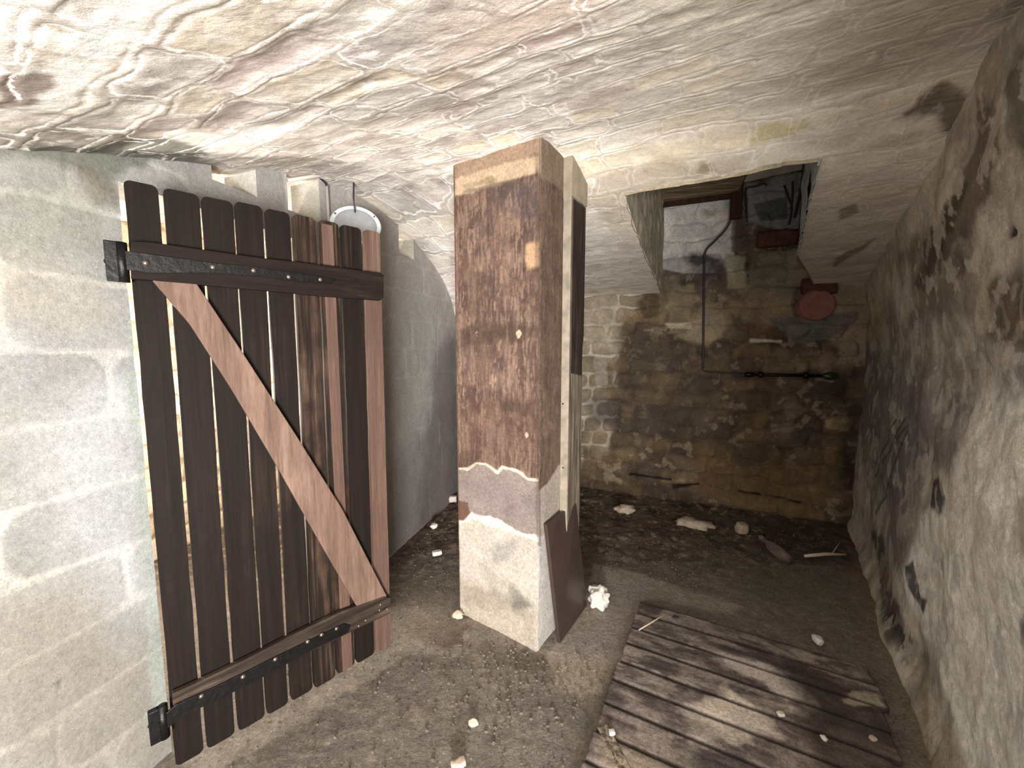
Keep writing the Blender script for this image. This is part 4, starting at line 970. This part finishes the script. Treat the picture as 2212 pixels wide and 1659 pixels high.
# ------------------------------------------------------------------ small things on the floor
def fl(x, y, z=0.): return on_floor(x, y, z)
lump('plaster_lump', fl(1293, 1290, .055), (.058, .05, .062), 21, M_WHITE, 'large crumbly white plaster lump beside the leaning brown board', 'plaster lump', rough=.45, sub=4)
lump('plaster_fragment', fl(978, 1078, .04), (.05, .03, .04), 22, M_WHITE, 'white plaster fragment behind the left edge of the pillar, farthest back of the white pieces', 'plaster fragment', angular=True)
lump('plaster_fragment', fl(938, 1136, .03), (.03, .025, .02), 23, M_WHITE, 'small white plaster crumb between the block wall and the pillar, middle of three', 'plaster fragment', rough=.6)
lump('plaster_fragment', fl(944, 1194, .03), (.045, .025, .02), 24, M_WHITE, 'bright white flat fragment on the earth left of the pillar, nearest of three', 'plaster fragment', angular=True, rz=.4)
lump('stone', fl(1352, 1100, .03), (.085, .05, .04), 25, M_STONE, 'pale tan round stone lying at the foot of the back wall', 'stone', rough=.5)
lump('stone', fl(1602, 1142, .03), (.055, .05, .06), 26, M_STONE, 'pale stone at the foot of the back wall left of the glass bottle', 'stone', angular=True)
lump('stone', fl(1500, 1132, .02), (.13, .07, .04), 36, M_STONE, 'broad flat pale stone half buried against the back wall', 'stone', rough=.5, rz=-.3)
lump('stone', fl(1767, 1382, .04), (.022, .03, .02), 27, M_WHITE, 'small bright white stone on the far edge of the floor boards', 'stone', angular=True)
lump('stone', fl(990, 1650, .015), (.035, .02, .015), 28, M_STONE, 'pale grey flat stone at the bottom edge in front of the door', 'stone', angular=True, rz=.4)
lump('stone', fl(990, 1328, .012), (.03, .025, .02), 29, M_STONE, 'pale stone at the left foot corner of the pillar', 'stone')
lump('stone', fl(1022, 1560, .01), (.02, .016, .012), 33, M_STONE, 'small pale pebble on the earth between door and pillar', 'stone')
lump('earth_crumb', fl(1459, 1333, .035), (.018, .010, .006), 30, M_DARKBIT, 'small black crumb beside the white stick on the floor boards', 'crumb')
lump('stone', fl(1687, 1542, .035), (.018, .012, .008), 31, M_WHITE, 'white chip lying on the middle of the floor boards', 'stone', angular=True)
lump('stone', fl(1886, 1595, .035), (.014, .012, .008), 32, M_STONE, 'small tan chip on the dark part of the floor boards', 'stone', angular=True)
lump('stone', fl(1322, 1582, .035), (.015, .012, .010), 34, M_WHITE, 'white chip on the lower left corner of the floor boards', 'stone', angular=True)
lump('stone', fl(1780, 1594, .035), (.010, .012, .008), 35, M_WHITE, 'tiny white chip right of the pale dust on the floor boards', 'stone')
def stick(name, a, b_, r, mat, label, cat, bend=.01):
    a, b_ = np.array(a), np.array(b_); m_ = (a+b_)/2+np.array([bend, bend, 0.]); C0 = a.copy()
    o = MB().tube([a-C0, m_-C0, b_-C0], [r, r*1.15, r*.8], 8).build(name, mat, None, True); o.location = tuple(C0); return tag(o, label, cat)
stick('white_stick', fl(1380, 1361, .036), fl(1441, 1324, .036), .0028, M_STRAW, 'thin white stick lying across the left edge of the floor boards', 'stick', 0)
stick('twig', fl(1738, 1201, .03), fl(1826, 1198, .03), .010, M_STRAW, 'pale knobbly twig on the ground right of the glass bottle', 'twig', .015)
stick('straw', fl(1798, 1195, .035), fl(1815, 1170, .06), .002, M_STRAW, 'thin straw sticking up from the pale twig near the right wall', 'straw', 0)
# wood offcut at the near left corner of the boards
a_, b_ = fl(1290, 1578, .01), fl(1350, 1700, .01); e = b_-a_; e[2] = 0
o = MB().box((0, 0, 0), e, np.array([e[1], -e[0], 0])*-.22, (0, 0, .025)).build('wood_offcut', M_OLDWOOD, None, bevel=.003); o.location = tuple(a_-np.array([0, 0, .006]))
tag(o, 'grey wooden offcut sticking out at the near left corner of the floor boards', 'offcut')
# glass bottle lying down
ba, bb = fl(1643, 1160, .045), fl(1700, 1208, .045); ax = bb-ba; Lb = np.linalg.norm(ax); ax /= Lb
bo = empty('glass_bottle', tuple(ba)); tag(bo, 'clear glass bottle lying on the dark earth near the right end of the back wall', 'bottle')
pb = [(.0, .012), (.012, .0125), (.02, .0125), (.07, .013), (.10, .02), (.13, .034), (.17, .036), (Lb-.01, .036), (Lb, .030)]
MB().tube([ax*a for a, _ in pb], [r for _, r in pb if True], 20).build('bottle_body', M_GLASS, bo, True)
MB().tube([ax*.0, ax*.018], .0155, 16).build('bottle_rim', M_GLASS, bo, True)

# loose crumbs strewn over the earth (uncountable)
R = random.Random(77); vs_, fs_ = [], []
def crumb(c, s):
    b0 = len(vs_)
    for p in ((1, 0, 0), (-1, 0, 0), (0, 1, 0), (0, -1, 0), (0, 0, 1), (0, 0, -.6)):
        vs_.append(np.array(c)+np.array(p)*s*R.uniform(.5, 1.3))
    for f in ((0, 2, 4), (2, 1, 4), (1, 3, 4), (3, 0, 4), (2, 0, 5), (1, 2, 5), (3, 1, 5), (0, 3, 5)): fs_.append(tuple(b0+i for i in f))
for k in range(4200):
    x = R.uniform(-1.0, 2.6); y = R.uniform(1.0, 3.9)
    if k % 11 == 0: x = R.gauss(.0, .22); y = R.gauss(1.62, .16)
    pv = np.array([x, y])
    if (pv-KA)@KN < .10 or (pv-WA)@WN < .06 or (pv-RA)@RN < .14: continue
    v_, u_ = pv@VD, pv@UD
    if v_ > -.33 and u_ < 2.25: continue
    if (pv-PL)@PE > -.03 and (pv-PL)@PE < .6 and (pv-PL)@PF > -.03 and (pv-PL)@PF < .5: continue
    if y < 2.2 and k % 11 and R.random() < .6: continue
    zz = .02*math.exp(-((pv-KA)@KN/.25)**2)
    crumb((x, y, zz+.004), R.uniform(.002, .009))
o = mesh_obj('gravel', vs_, fs_, plain_mat('gravel', srgb(92, 80, 68), .95, 0, .6, 45, 0)); tag(o, 'loose crumbs of earth and stone strewn over the cellar floor', 'gravel', kind='stuff')
